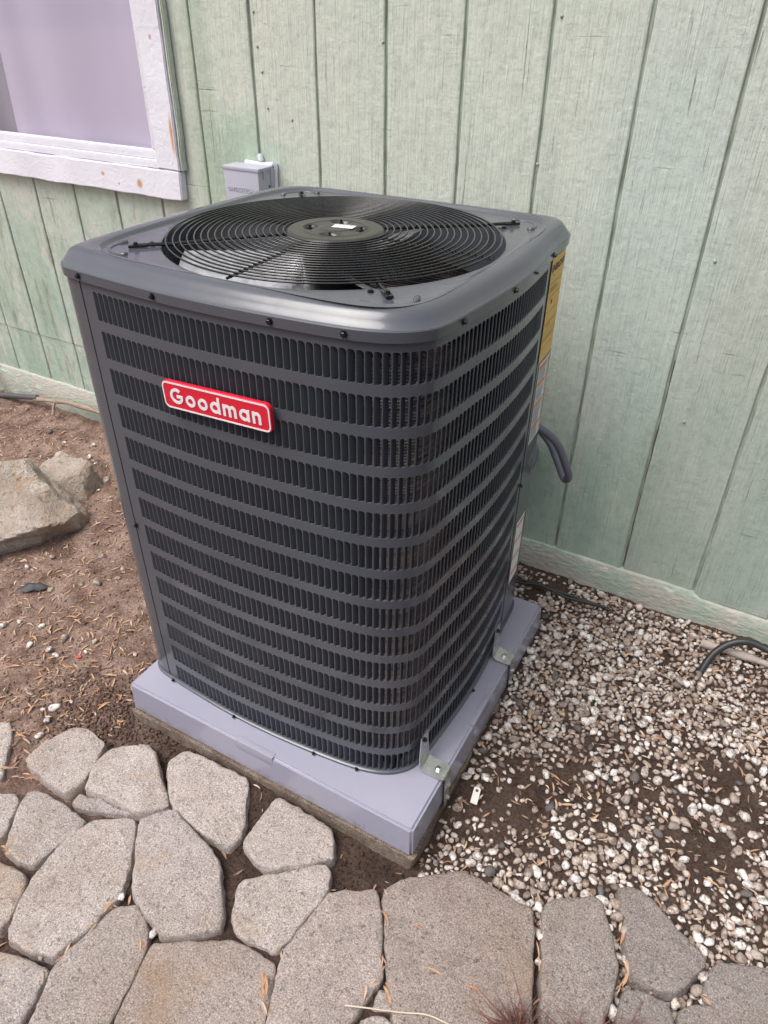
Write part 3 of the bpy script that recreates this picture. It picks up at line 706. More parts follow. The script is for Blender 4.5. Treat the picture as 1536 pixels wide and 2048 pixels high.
o = mb.build('label_orange_bands', ORANGE); o.parent = wl; o = m2.build('label_print', GREYINK); o.parent = wl
wl = lab('warning_label', s0 + .012, s0 + .08, .165, .372, LABW)
mb = MB()
for z in (.352, .300, .245, .190): strip(mb, s0 + .016, s0 + .075, z, z + .009, .0024, n=5)
o = mb.build('label_orange_bands', ORANGE); o.parent = wl

# ------------------------------------------------------------------ badge
BW, BH = .242, .0545
def rrect(w, h, r, n=6):
    return [(sx * (w / 2 - r) + r * math.cos(R(a0 + 90 * k / n)), sz * (h / 2 - r) + r * math.sin(R(a0 + 90 * k / n))) for sx, sz, a0 in ((1, 1, 0), (-1, 1, 90), (-1, -1, 180), (1, -1, 270)) for k in range(n + 1)]
BM = Matrix.Translation((-.3755, -.0155, .8895)) @ Matrix.Rotation(R(.9), 4, 'Z') @ Matrix.Rotation(R(-1.8), 4, 'Y')
def bpt(x, z, d): return BM @ Vector((x, -d, z))
def plate(outl, d0, d1, bev=.0012):
    n = len(outl); vs = []; fs = []
    sh = [(x * (1 - 2 * bev / BW), z * (1 - 2 * bev / BH)) for x, z in outl]
    for L, d in ((outl, d0), (outl, d1 - bev), (sh, d1)): vs += [bpt(x, z, d) for x, z in L]
    for i in range(2):
        for k in range(n): fs.append((i * n + k, i * n + (k + 1) % n, (i + 1) * n + (k + 1) % n, (i + 1) * n + k))
    fs.append(tuple(range(2 * n, 3 * n))); fs.append(tuple(range(n))[::-1]); return vs, fs
badge = MB().add(*plate(rrect(BW, BH, .012), 0, .0085)).build('badge', RED); badge.parent = unit; badge.matrix_parent_inverse = Matrix.Translation(-unit.location)
mb = MB(); oa = rrect(BW - .0032, BH - .0032, .0108); ob = rrect(BW - .0088, BH - .0088, .0082); n = len(oa)
vs = [bpt(x, z, .0084) for x, z in oa] + [bpt(x, z, .0092) for x, z in oa] + [bpt(x, z, .0092) for x, z in ob] + [bpt(x, z, .0084) for x, z in ob]
mb.add(vs, [(i * n + k, i * n + (k + 1) % n, (i + 1) * n + (k + 1) % n, (i + 1) * n + k) for i in range(3) for k in range(n)])
o = mb.build('badge_border', BADGEW); o.parent = badge
# geometric sans lettering, each letter its own piece
XH, CH, T = .0222, .0300, .0056
def g_arc(mb, cx, cz, r, a0, a1, d, t=T):
    n = 28; vs = []
    for k in range(n + 1):
        a = R(a0 + (a1 - a0) * k / n)
        for rr, dd in ((r + t / 2, .0084), (r + t / 2, d), (r - t / 2, d), (r - t / 2, .0084)): vs.append((cx + rr * math.cos(a), cz + rr * math.sin(a), dd))
    fs = [(4 * k + j, 4 * k + 4 + j, 4 * k + 4 + (j + 1) % 4, 4 * k + (j + 1) % 4) for k in range(n) for j in range(4)] + [(0, 1, 2, 3), (4 * n + 3, 4 * n + 2, 4 * n + 1, 4 * n)]
    mb.add(vs, fs)
def g_bar(mb, x0, z0, x1, z1, d):
    mb.add([(x, z, q) for q in (.0084, d) for x, z in ((x0, z0), (x1, z0), (x1, z1), (x0, z1))], [(0, 3, 2, 1), (4, 5, 6, 7), (0, 1, 5, 4), (1, 2, 6, 5), (2, 3, 7, 6), (3, 0, 4, 7)])
def glyph(ch):
    mb = MB(); r = XH / 2; D, D2 = .0096, .0098
    if ch == 'G': rc = CH / 2; g_arc(mb, rc, rc, rc - T / 2, 48, 352, D); g_bar(mb, rc + .0005, rc - T / 2 - .0003, CH - .0004, rc + T / 2 - .0003, D2); return mb, CH
    if ch == 'o': g_arc(mb, r, r, r - T / 2, 0, 360, D); return mb, XH
    if ch == 'd': g_arc(mb, r, r, r - T / 2, 0, 360, D); g_bar(mb, XH - T + .0006, 0, XH + .0006, CH + .0012, D2); return mb, XH + .0006
    if ch == 'a': g_arc(mb, r, r, r - T / 2, 0, 360, D); g_bar(mb, XH - T + .0006, 0, XH + .0006, XH, D2); return mb, XH + .0006
    if ch == 'n': ra = .0091; g_bar(mb, 0, 0, T, XH, D2); g_arc(mb, ra, XH - ra, ra - T / 2, 0, 180, D); g_bar(mb, 2 * ra - T, 0, 2 * ra, XH - ra, D); return mb, 2 * ra
    if ch == 'm':
        ra = .0088; g_bar(mb, 0, 0, T, XH, D2); w1 = 2 * ra - T
        for q in (0, 1): g_arc(mb, ra + q * w1, XH - ra, ra - T / 2, 0, 180, D + q * .0001); g_bar(mb, 2 * ra - T + q * w1, 0, 2 * ra + q * w1, XH - ra, D)
        return mb, 2 * ra + w1
gl = [glyph(c) for c in 'Goodman']; tot = sum(g[1] for g in gl); gap = (.203 - tot) / 6; cx = -.203 / 2 - .001
for (g, wd) in gl:
    o = mesh('badge_letter', [bpt(cx + x, z - CH / 2 + .0005, d) for x, z, d in g.v], g.f, BADGEW); o.parent = badge; cx += wd + gap

# ------------------------------------------------------------------ pad, slab, brackets
PX0, PX1, PY0, PY1, PH = -.772, .071, -.0675, .775, .094
pad = tag(empty('equipment_pad', (-.35, .35, -.1)), 'lavender grey plastic equipment pad under the air conditioner', 'pad')
PTOP = -.0025
bm = bmesh.new(); bmesh.ops.create_cube(bm, size=1)
for v in bm.verts: v.co = Vector(((PX0 + PX1) / 2 + v.co.x * (PX1 - PX0 + (.008 if v.co.z < 0 else 0)), (PY0 + PY1) / 2 + v.co.y * (PY1 - PY0 + (.008 if v.co.z < 0 else 0)), PTOP - PH / 2 + v.co.z * PH))
bmesh.ops.bevel(bm, geom=bm.edges[:], offset=.006, segments=3, affect='EDGES')
me = bpy.data.meshes.new('pad_shell'); bm.to_mesh(me); bm.free(); me.materials.append(PADS); me.materials.append(PADT)
for p in me.polygons: p.material_index = 1 if p.normal.z > .75 else 0
o = bpy.data.objects.new('pad_shell', me); COL.objects.link(o); part(autosmooth(o, 40), pad)
part(autosmooth(MB().box((-.415, PY0 - .0016, PTOP - .030), (-.305, PY0 + .014, PTOP + .0012), .001).build('pad_tab', PADT)), pad)
part(autosmooth(MB().box((PX1 - .014, .26, PTOP - .03), (PX1 + .0016, .37, PTOP + .0012), .001).build('pad_tab', PADS)), pad)
slv = rough_plank((-.782, -.074, -.22), (.076, .79, -.0985), 'concrete_slab', SLAB, 5, .007, .012)
tag(slv, 'thin rough brown concrete slab under the grey plastic pad', 'slab')
def bracket(yc, lab_):
    W2 = .025; b = empty('tie_down_bracket', (.04, yc, 0)); tag(b, lab_, 'bracket')
    xs = surf(s_at_y_right(max(yc, .105)), 0, .008).x + .002
    path = [(xs, .105), (xs + .001, .05), (xs + .003, .018), (xs + .008, .006), (xs + .016, .0015), (PX1 - .006, .0012), (PX1 + .003, -.001), (PX1 + .0055, -.008), (PX1 + .0075, -.115)]
    vs = []; fs = []
    for k, (x, z) in enumerate(path):
        w_ = [.016, .022, .025, .025, .025, .025, .02, .016, .014][k]
        for (dx, dz) in ((0, 0), (.0018 if z > .01 or z < -.004 else 0, .0018 if -.004 <= z <= .02 else 0)):
            vs += [(x + dx, yc - w_, z + dz), (x + dx, yc + w_, z + dz)]
        if k:
            q = 4 * k; fs += [(q - 4, q - 3, q + 1, q), (q - 2, q + 2, q + 3, q - 1), (q - 4, q, q + 2, q - 2), (q - 3, q - 1, q + 3, q + 1)]
    q = 4 * (len(path) - 1); fs += [(0, 2, 3, 1), (q, q + 1, q + 3, q + 2)]
    part(autosmooth(mesh('strap', vs, fs, GALV), 30), b)
    def hexb(p, nrm, mat, r=.0065, nm='bolt'):
        M = Matrix.Translation(p) @ Vector(nrm).to_track_quat('Z', 'Y').to_matrix().to_4x4(); part(MB().lathe([(r * 1.4, 0), (r * 1.4, .0014), (r, .0014), (r, .006), (r * .7, .007), (0, .007)], M=M, n=6).build(nm, mat), b)
    hexb((xs + .002, yc - .002, .088), (1, 0, 0), SCREW, .005, 'screw'); hexb((PX1 - .018, yc, .003), (0, 0, 1), GALV)
    hexb((PX1 + .008, yc, -.035), (1, 0, 0), GALV, .005); hexb((PX1 + .009, yc, -.085), (1, 0, 0), GALV, .005)
bracket(.100, 'galvanized strap bracket at the front corner of the pad, beside the dirt patch')
bracket(.515, 'galvanized strap bracket further back on the pad, beside dense white gravel')

# ------------------------------------------------------------------ things on the wall
box = tag(empty('disconnect_box', (-1.07, YW, 1.0)), 'lavender grey electrical disconnect box on the green wall behind the unit', 'electrical box')
bx0, bx1, by, bz0, bz1 = -1.140, -1.010, .945, .80, 1.0745
part(autosmooth(MB().box((bx0, by, bz0), (bx1, YW - .012, bz1), .004).build('cover', BOXM)), box)
part(autosmooth(MB().box((bx0 + .01, YW - .03, bz0 + .01), (bx1 + .003, YW - .0118, bz1 - .004), .002).build('back_case', BOXM)), box)
part(autosmooth(MB().box((bx1 - .002, by + .022, bz1 - .03), (bx1 + .004, by + .03, bz1 - .003), .001).box((bx0 - .002, by - .002, bz1 - .008), (bx1 + .003, YW - .02, bz1 + .002), .002).build('hinge_lip', BOXM)), box)
cb = []; n = 26
part(autosmooth(rough_plank((bx0 + .02, YW - .016, bz1 - .004), (bx1 + .006, YW - .001, bz1 + .008), 'caulk_bead', CAULK, 3, .004, .01)), box)
part(rough_plank((bx1 + .001, YW - .014, bz0), (bx1 + .010, YW - .001, bz1 + .006), 'caulk_bead', CAULK, 8, .003, .01), box)
part(rough_plank((-1.066, YW - .016, bz1 + .008), (-1.052, YW - .001, bz1 + .030), 'caulk_bead', CAULK, 18, .003, .008), box)
o = textmesh('DIVERSITECH', .0165, BOXM, lambda c: Vector((bx0 + .012 + c.x * .98, by - .0002 - (.0009 if c.z > 0 else 0), 1.008 + c.y)), 'raised_lettering', None, .0003, .001); part(o, box)
o = MB(); ar = [(.0, .002), (.013, .018), (.019, .018), (.028, .006), (.024, .003), (.0165, .012)]
o.add([(bx0 + .106 + x, by - .0016, 1.004 + z) for x, z in ar] + [(bx0 + .106 + x, by + .001, 1.004 + z) for x, z in ar], [tuple(range(6)), *[(k, (k + 1) % 6, 6 + (k + 1) % 6, 6 + k) for k in range(6)]])
part(o.build('raised_logo', BOXM), box)
part(MB().lathe([(.003, 0), (.003, .0015), (0, .002)], M=Matrix.Translation((bx1 + .0005, by + .05, bz1 - .052)) @ Matrix.Rotation(R(90), 4, 'Y'), n=10).build('lock_hole', DARK), box)
def spline(pts, per=10):
    P = [Vector(p) for p in pts]; out = []
    for i in range(len(P) - 1):
        p0 = P[max(i - 1, 0)]; p1 = P[i]; p2 = P[i + 1]; p3 = P[min(i + 2, len(P) - 1)]
        for k in range(per):
            t = k / per; out.append(.5 * ((2 * p1) + (-p0 + p2) * t + (2 * p0 - 5 * p1 + 4 * p2 - p3) * t * t + (-p0 + 3 * p1 - 3 * p2 + p3) * t ** 3))
    return out + [P[-1]]
con = tag(empty('flexible_conduit', (0, .85, .4)), 'grey flexible conduit looping out between the unit and the wall', 'conduit')
part(MB().tube(spline([(-.16, .765, .60), (-.07, .79, .566), (-.02, .815, .548), (.022, .835, .505), (.050, .86, .43), (.055, .885, .385), (.036, .91, .365), (.0, .93, .41), (-.05, .94, .47), (-.25, .955, .62), (-.6, .985, .76), (-1.0, 1.0, .80), (-1.075, 1.0, .815)]), .0108, 12).build('conduit_tube', CONDUIT, None, True), con)
ln = tag(empty('refrigerant_line', (-.07, .9, .4)), 'dark insulated pipe stub between unit and wall under the conduit', 'pipe')
part(MB().tube(spline([(-.2, .77, .43), (-.10, .80, .425), (-.055, .86, .395), (-.09, 1.02, .37), (-.12, 1.04, .37)]), .010, 10).build('pipe_tube', CONDUIT, None, True), ln)

# ------------------------------------------------------------------ paving
def unproj(px, py, z):
    d = RT * ((px - 768) / 1440.94) + UP * ((1024 - py) / 1440.94) + FW; t = (z - CAMP.z) / d.z; p = CAMP + d * t; return (p.x, p.y)
def A(pts): return [(x / 2.1943, 1400 + y / 2.1943) for x, y in pts]
def B(pts): return [(640 + x / 1.7143, 1600 + y / 1.7143) for x, y in pts]
STONES = [   # outline of each stone as measured, height of its top, its tilt
 (A([(105, 258), (170, 195), (245, 148), (320, 105), (410, 130), (465, 188), (420, 280), (362, 370), (285, 408), (205, 355), (150, 310)]), -.112, (.02, -.02)),
 (A([(370, 385), (395, 320), (430, 258), (490, 208), (640, 195), (682, 222), (705, 320), (748, 465), (690, 480), (600, 492), (520, 452), (455, 415)]), -.112, (0, .02)),
 (A([(725, 300), (742, 258), (825, 212), (960, 280), (1082, 340), (1090, 385), (1080, 500), (1068, 592), (1003, 650), (870, 562), (755, 475), (738, 400)]), -.110, (.02, .02)),
 (A([(1215, 420), (1330, 480), (1455, 562), (1470, 610), (1464, 695), (1320, 722), (1165, 742), (1105, 690), (1062, 628), (1130, 530)]), -.112, (0, -.02)),
 (A([(1060, 783), (1240, 750), (1430, 714), (1456, 745), (1448, 832), (1340, 970), (1215, 1115), (1120, 1070), (1038, 1025), (1014, 950), (1030, 850)]), -.122, (.01, 0)),
 (A([(608, 518), (690, 495), (772, 480), (860, 580), (962, 690), (972, 770), (978, 930), (968, 1000), (850, 1025), (718, 1038), (650, 960), (586, 868), (580, 800), (596, 620)]), -.108, (0, .01)),
 (A([(418, 522), (560, 515), (600, 530), (592, 620), (562, 790), (510, 885), (380, 1005), (228, 1132), (120, 1095), (35, 1042), (36, 985), (140, 770), (290, 600)]), -.122, (0, 0)),
 (A([(112, 398), (172, 390), (290, 460), (388, 530), (300, 608), (142, 733), (80, 705), (10, 662), (35, 575), (65, 490)]), -.124, (.01, 0)),
 (A([(-170, 130), (-20, 88), (45, 98), (56, 150), (30, 250), (5, 360), (-170, 330)]), -.128, (0, 0)),
 (A([(-150, 430), (-10, 402), (68, 410), (82, 440), (45, 530), (8, 605), (-150, 640)]), -.126, (0, 0)),
 (A([(-150, 690), (-20, 695), (112, 757), (112, 830), (40, 958), (-10, 1012), (-150, 1010)]), -.126, (0, 0)),
 (A([(-160, 1110), (0, 1098), (110, 1130), (200, 1165), (214, 1192), (150, 1320), (60, 1480), (-160, 1480)]), -.124, (0, 0)),
 (A([(238, 1152), (370, 1020), (498, 905), (606, 900), (648, 965), (656, 1070), (580, 1240), (470, 1450), (430, 1540), (70, 1560), (140, 1380)]), -.125, (0, 0)),
 (A([(662, 1062), (840, 1058), (1030, 1050), (1120, 1095), (1212, 1155), (1196, 1280), (1160, 1440), (1150, 1520), (490, 1540), (500, 1400), (580, 1230)]), -.126, (0, 0)),
 ([(656, 1785), (690, 1780), (752, 1777), (762, 1800), (768, 1938), (748, 1985), (700, 2048), (660, 2085), (524, 2085), (533, 2030), (560, 1908), (610, 1845)], -.120, (0, 0)),
 (B([(214, 305), (300, 262), (400, 250), (495, 240), (545, 265), (640, 320), (733, 372), (735, 450), (730, 620), (728, 760), (715, 830), (268, 830), (248, 735), (228, 560), (218, 420)]), -.120, (0, 0)),
 (B([(766, 345), (850, 330), (945, 325), (975, 355), (1000, 450), (1030, 560), (1002, 680), (960, 810), (758, 810), (756, 640), (760, 480)]), -.122, (.0, 0)),
 (B([(1020, 298), (1060, 290), (1112, 310), (1180, 385), (1255, 465), (1327, 540), (1315, 572), (1262, 640), (1208, 668), (1130, 635), (1068, 605), (1052, 500), (1032, 380)]), -.118, (0, 0)),
 (B([(1340, 572), (1378, 550), (1460, 560), (1560, 578), (1660, 620), (1660, 790), (1420, 800), (1360, 715), (1320, 648)]), -.121, (0, 0)),
 (B([(1045, 640), (1120, 662), (1192, 692), (1212, 760), (1200, 840), (1010, 840), (1012, 745)]), -.126, (0, 0)),
 (B([(1246, 708), (1300, 698), (1352, 702), (1392, 760), (1385, 835), (1238, 835), (1228, 745)]), -.126, (0, 0)),
 (B([(206, 645), (255, 665), (252, 732), (168, 722)]), -.134, (0, 0)),
 (B([(135, 742), (222, 736), (262, 772), (262, 840), (108, 840)]), -.130, (0, 0)),
]
path = tag(empty('paved_path', (0, -.4, -.15)), 'path of irregular concrete paving stones', kind='structure')
def chaikin(P, n=2, q=.22):
    for _ in range(n):
        P = [p for i in range(len(P)) for p in (P[i].lerp(P[(i + 1) % len(P)], q), P[i].lerp(P[(i + 1) % len(P)], 1 - q))]
    return P
paved_polys = []
def stone(poly, top, tilt, seed, thick=.07, name='paving_stone', edge=.006, parent=path):
    P = [Vector((x, y, 0)) for x, y in poly]
    area = sum(P[i].x * P[(i + 1) % len(P)].y - P[(i + 1) % len(P)].x * P[i].y for i in range(len(P)))
    if area < 0: P = P[::-1]
    paved_polys.append(np.array([(p.x, p.y) for p in P]))
    P = chaikin(P, 1, .13); P = chaikin(P, 1, .25); L = []
    for i in range(len(P)):              # resample to ~8 mm
        a, b = P[i], P[(i + 1) % len(P)]; k = max(1, int((b - a).length / .009)); L += [a.lerp(b, j / k) for j in range(k)]
    P = L; c = sum(P, Vector()) / len(P); N = len(P)
    arr = np.array([p[:] for p in P]); nz = fbm(arr, 45, 4, seed) * .0026
    def inset(d):
        out = []
        for i, p in enumerate(P):
            t = (P[(i + 1) % N] - P[i - 1]); t.normalize(); nrm = Vector((-t.y, t.x, 0)); out.append(p + nrm * (d + nz[i]))
        return out
    rings = [(inset(-.004), top - thick), (inset(-.003), top - .026), (inset(-.001), top - .012), (inset(.0004), top - edge * .7), (inset(.002), top - edge * .25), (inset(.0055), top - edge * .03)]
    last = inset(.0055); rr = [.9, .75, .55, .35, .15]
    rings += [([p.lerp(c, 1 - f) for p in last], top) for f in rr]
    vs = []; fs = []
    for k, (pts, z) in enumerate(rings):
        for p in pts: vs.append(Vector((p.x, p.y, z)))
    arr = np.array([v[:] for v in vs]); d1 = fbm(arr, 9, 4, seed + 5) * .0035; d2 = fbm(arr, 60, 3, seed + 9) * .0022
    for k, v in enumerate(vs):
        if k >= N: v.z += d1[k] + (v.x - c.x) * tilt[0] + (v.y - c.y) * tilt[1]; v.z += d2[k]; 
        if N <= k < 4 * N: v.x += d2[k] * 1.2; v.y += d2[(k * 7) % len(d2)] * 1.0
    for i in range(len(rings) - 1):
        for k in range(N): k2 = (k + 1) % N; fs.append((i * N + k, i * N + k2, (i + 1) * N + k2, (i + 1) * N + k))
    vs.append(Vector((c.x, c.y, top + float(d1[-1])))); ci = len(vs) - 1
    for k in range(N): fs.append(((len(rings) - 1) * N + k, (len(rings) - 1) * N + (k + 1) % N, ci))
    o = mesh(name, [v - c for v in vs], fs, PAVER, smooth=True); o.location = c; autosmooth(o, 55)
    o.parent = parent; o.matrix_parent_inverse = Matrix.Translation(-parent.location); return o
TONE = {14: (.90, .85, .83), 13: (.88, .83, .80), 15: (.80, .74, .70), 16: (.78, .75, .73), 17: (.68, .66, .65), 18: (.72, .70, .69), 19: (.68, .66, .65), 20: (.72, .7, .69), 12: (.95, .91, .88)}
for i, (px, top, tl) in enumerate(STONES): st_ = stone([unproj(x, y, top) for x, y in px], top, tl, 100 + i * 13); st_.color = (*TONE.get(i, (1.04, 1.02, 1.01)), 1)
fr_ = stone([unproj(x, y, -.130) for x, y in A([(315, 445), (348, 404), (400, 420), (455, 428), (520, 470), (600, 500), (560, 505), (450, 488), (330, 468)])], -.130, (0, 0), 777, .04, 'broken_stone_flake', .008)
fr2 = stone([unproj(x, y, -.145) for x, y in A([(960, 680), (985, 700), (1015, 790), (1022, 880), (1000, 985), (970, 1005), (975, 900)])], -.140, (0, 0), 778, .03, 'stone_footing_lip', .004)

# ------------------------------------------------------------------ boulders
def icos(sub):
    bm = bmesh.new(); bmesh.ops.create_icosphere(bm, subdivisions=sub, radius=1.0); bm.verts.ensure_lookup_table()
    v = np.array([q.co[:] for q in bm.verts]); f = [tuple(q.index for q in p.verts) for p in bm.faces]; bm.free(); return v, f
def rockmesh(planes, size, seed, sub=5, amp=.04):
    v, f = icos(sub); r = np.full(len(v), 9.0)
    for n, d in planes:
        n = np.array(n, float); n /= np.linalg.norm(n); q = v @ n; r = np.where(q > .02, np.minimum(r, d / np.maximum(q, .02)), r)
    p = v * r[:, None]; p = p * (1 + amp * fbm(p, 3, 5, seed)[:, None]); ridg = np.abs(fbm(p * np.array([1, 1, 2.5]), 2.2, 4, seed + 3)); p = p * (1 - amp * 1.2 * np.maximum(0, .35 - ridg)[:, None] / .35)
    return p * np.array(size), f
pv, pf = rockmesh([((.30, -.26, .92), .032), ((.62, .12, .77), .140), ((.93, .1, .25), .272), ((.78, -.47, -.40), .215), ((-.2, -.97, -.1), .27), ((.1, 1, .2), .23), ((-1, 0, .1), .42), ((0, 0, -1), .2), ((-.35, .35, .87), .120), ((.35, .75, .55), .19)], (1, 1, 1), 21, 6, .05)
pv = pv + (.013 * fbm(pv, 9, 5, 61) - .022 * np.maximum(0, .16 - np.abs(fbm(pv * np.array([1, .5, 1]), 4.5, 3, 12))))[:, None] * np.array([.6, .6, 1.0])
rk = mesh('boulder', pv, pf, ROCK); autosmooth(rk, 24); rk.location = (-1.850, .285, .020)
tag(rk, 'large pale angular boulder with a dark underside on the bare soil', 'rock')
pv, pf = rockmesh([((0, -.2, 1), .5), ((.6, -.5, .6), .7), ((.9, .2, .3), .9), ((-.3, -1, .2), .9), ((0, 1, .2), .8), ((-1, .2, .1), .9), ((0, 0, -1), .6)], (.13, .12, .15), 44, 4)
rk = mesh('boulder', pv, pf, ROCK); autosmooth(rk, 28); rk.location = (-1.83, .60, -.10); tag(rk, 'smaller tan rock tucked behind the big pale boulder', 'rock')

# ------------------------------------------------------------------ gravel
def inside(poly, x, y):
    c = np.zeros(len(x), bool); j = len(poly) - 1
    for i in range(len(poly)):
        xi, yi = poly[i]; xj, yj = poly[j]; cond = ((yi > y) != (yj > y)) & (x < (xj - xi) * (y - yi) / (yj - yi + 1e-12) + xi); c ^= cond; j = i
    return c
def blocked(x, y, m=.0):
    b = (x > PX0 - .02 - m) & (x < PX1 + .012 + m) & (y > PY0 - .02 - m) & (y < PY1 + .02 + m)
    for P in paved_polys: b |= inside(P, x, y)
    return b
BARE = [(1010, 1620, .13, .085), (1120, 1560, .10, .05), (1400, 1690, .12, .07), (1180, 1500, .09, .035), (1450, 1560, .10, .05), (1210, 1640, .06, .05), (740, 1700, .2, .1), (1330, 1330, .05, .04), (1500, 1640, .1, .06), (1290, 1600, .09, .03), (1110, 1195, .05, .02)]
BAREW = [(*unproj(a, b, -.13), c, d) for a, b, c, d in BARE]
def dens(x, y):
    p = np.stack([x, y, x * 0], 1); n = fbm(p, 4.5, 3, 77)
    d = .92 + .75 * n
    d *= np.maximum(np.clip((x - .078 + .25 * np.clip(y + .08, -.5, 0)) / .02, 0, 1), np.clip((y - .79) / .02, 0, 1)) * np.clip((1.01 - y) / .01, 0, 1) * np.clip((2.0 - x), 0, 1)
    d *= np.clip((y + .10 + .02 * n + .12 * np.clip(x - .25, 0, .4)) / .06, 0, 1)
    for bx_, by_, rx, ry in BAREW: d *= 1 - .97 * np.exp(-(((x - bx_) * .87 + (y - by_) * .49) / rx) ** 2 - ((-(x - bx_) * .49 + (y - by_) * .87) / (ry * 1.5)) ** 2)
    d *= .72 + .28 * np.clip((x * -.2 + y - .1) / .35, 0, 1)
    return d
peb = []; cell = {}
def try_add(x, y, r):
    k = (int(x / .02), int(y / .02))
    for a in (-1, 0, 1):
        for b_ in (-1, 0, 1):
            for (px, py, pr) in cell.get((k[0] + a, k[1] + b_), ()):
                if (px - x) ** 2 + (py - y) ** 2 < (.60 * (pr + r)) ** 2: return False
    cell.setdefault(k, []).append((x, y, r)); peb.append((x, y, r)); return True
NT_ = 70000; cx_ = rng.uniform(-.25, 1.45, NT_); cy_ = rng.uniform(-.35, 1.01, NT_); dn = dens(cx_, cy_); bl = blocked(cx_, cy_, -.004); keep = (rng.random(NT_) < dn) & ~bl
rad_ = np.where(rng.random(NT_) < .10, rng.uniform(.0110, .0155, NT_), rng.uniform(.0045, .0105, NT_)) 
order = np.argsort(-rad_ * (.6 + rng.random(NT_)))
for i in order:
    if keep[i]: try_add(float(cx_[i]), float(cy_[i]), float(rad_[i]))
# stones in the joints between pavers and beside them
bv1, bf1 = icos(1); bv2, bf2 = icos(2)
def pshape(v, seed):
    sc = np.array([1.15, .62 + .38 * random.random(), .48 + .3 * random.random()]); r = np.ones(len(v))
    rs_ = np.random.default_rng(seed)
    for _ in range(9):
        n = rs_.normal(size=3); n /= np.linalg.norm(n); q = v @ n; d = rs_.uniform(.52, .92); r = np.where(q > .05, np.minimum(r, d / np.maximum(q, .05)), r)
    r = r * (1 + .10 * vnoise(v, 1.7, seed)); return v * r[:, None] * sc
shapes1 = [pshape(bv1, 500 + k) * 1.1 for k in range(24)]; shapes2 = [pshape(bv2, 900 + k) for k in range(16)]
from mathutils import Euler
def rotm(tiltmax=.5): return np.array(Euler((random.uniform(-tiltmax, tiltmax), random.uniform(-tiltmax, tiltmax), random.uniform(0, 6.283))).to_matrix())
peb_size = [(r / max(.3, (CAMP - Vector((x, y, -.13))).length), x, y, r) for x, y, r in peb]
vis = lambda x, y: (lambda d: abs(d.dot(RT) / d.dot(FW)) < .545 and abs(d.dot(UP) / d.dot(FW)) < .72)(Vector((x, y, -.13)) - CAMP)
peb_size.sort(key=lambda q: -q[0] * (1 if vis(q[1], q[2]) else .2))
pme = {}
def pebble_obj(x, y, r, kind, label, group, z=None):
    k = (random.randrange(16), kind)
    if k not in pme:
        me = bpy.data.meshes.new('pebble'); me.from_pydata([tuple(q) for q in shapes2[k[0]]], [], bf2); me.materials.append({'w': PEB_W, 'b': PEB_B, 's': PEB_S}[kind]); me.polygons.foreach_set('use_smooth', np.ones(len(me.polygons), dtype=bool)); me.update(); pme[k] = me
    o = bpy.data.objects.new('pebble', pme[k]); COL.objects.link(o); o.location = (x, y, (float(gzn(x, y)[0]) if z is None else z) + r * .32); o.scale = (r, r, r); o.rotation_euler = (random.uniform(-.4, .4), random.uniform(-.4, .4), random.uniform(0, 6.28))
    return tag(o, label, 'pebble', group)
KL = {'w': ('white pebble lying in the gravel bed beside the equipment pad', 'white pebbles in the gravel bed'), 'b': ('brownish dirty pebble lying in the gravel bed beside the pad', 'brown pebbles in the gravel bed'), 's': ('dark slate pebble among the pale gravel stones', 'slate pebbles in the gravel bed')}
for q, x, y, r in peb_size[:245]:
    t = random.random(); k = 'w' if t < .60 else ('b' if t < .95 else 's'); pebble_obj(x, y, r, k, *KL[k])
lv = []; lf = []; lc = []; nb1 = len(bv1)
rest = peb_size[245:]; rx = np.array([q[1] for q in rest]); ry = np.array([q[2] for q in rest]); rz = gzn(rx, ry)
cols = [(.66, .585, .535), (.78, .74, .71), (.53, .44, .385), (.40, .315, .265), (.27, .21, .18), (.64, .54, .475), (.10, .10, .10)]; cw = [.20, .10, .2, .18, .15, .15, .02]
acc = []
for k, (q, x, y, r) in enumerate(rest):
    p = (shapes1[random.randrange(24)] * r) @ rotm().T + np.array([x, y, rz[k] + r * random.uniform(-.1, .55)]); acc.append(p)
V = np.concatenate(acc); F = np.concatenate([np.array(bf1) + nb1 * k for k in range(len(rest))])
me = bpy.data.meshes.new('gravel'); me.from_pydata(V.tolist(), [], F.tolist()); me.materials.append(PEB_A)
ca = me.color_attributes.new('Col', 'FLOAT_COLOR', 'POINT'); ci = rng.choice(len(cols), len(rest), p=np.array(cw) / sum(cw)); cc = np.array(cols)[ci] * rng.uniform(.8, 1.12, (len(rest), 1)); cc = np.repeat(cc, nb1, 0); ca.data.foreach_set('color', np.concatenate([cc, np.ones((len(cc), 1))], 1).ravel().astype(np.float32))
me.polygons.foreach_set('use_smooth', np.ones(len(me.polygons), dtype=bool)); o = bpy.data.objects.new('gravel', me); COL.objects.link(o); tag(o, 'bed of small pale and brown gravel stones between pad and wall', 'gravel', kind='stuff')
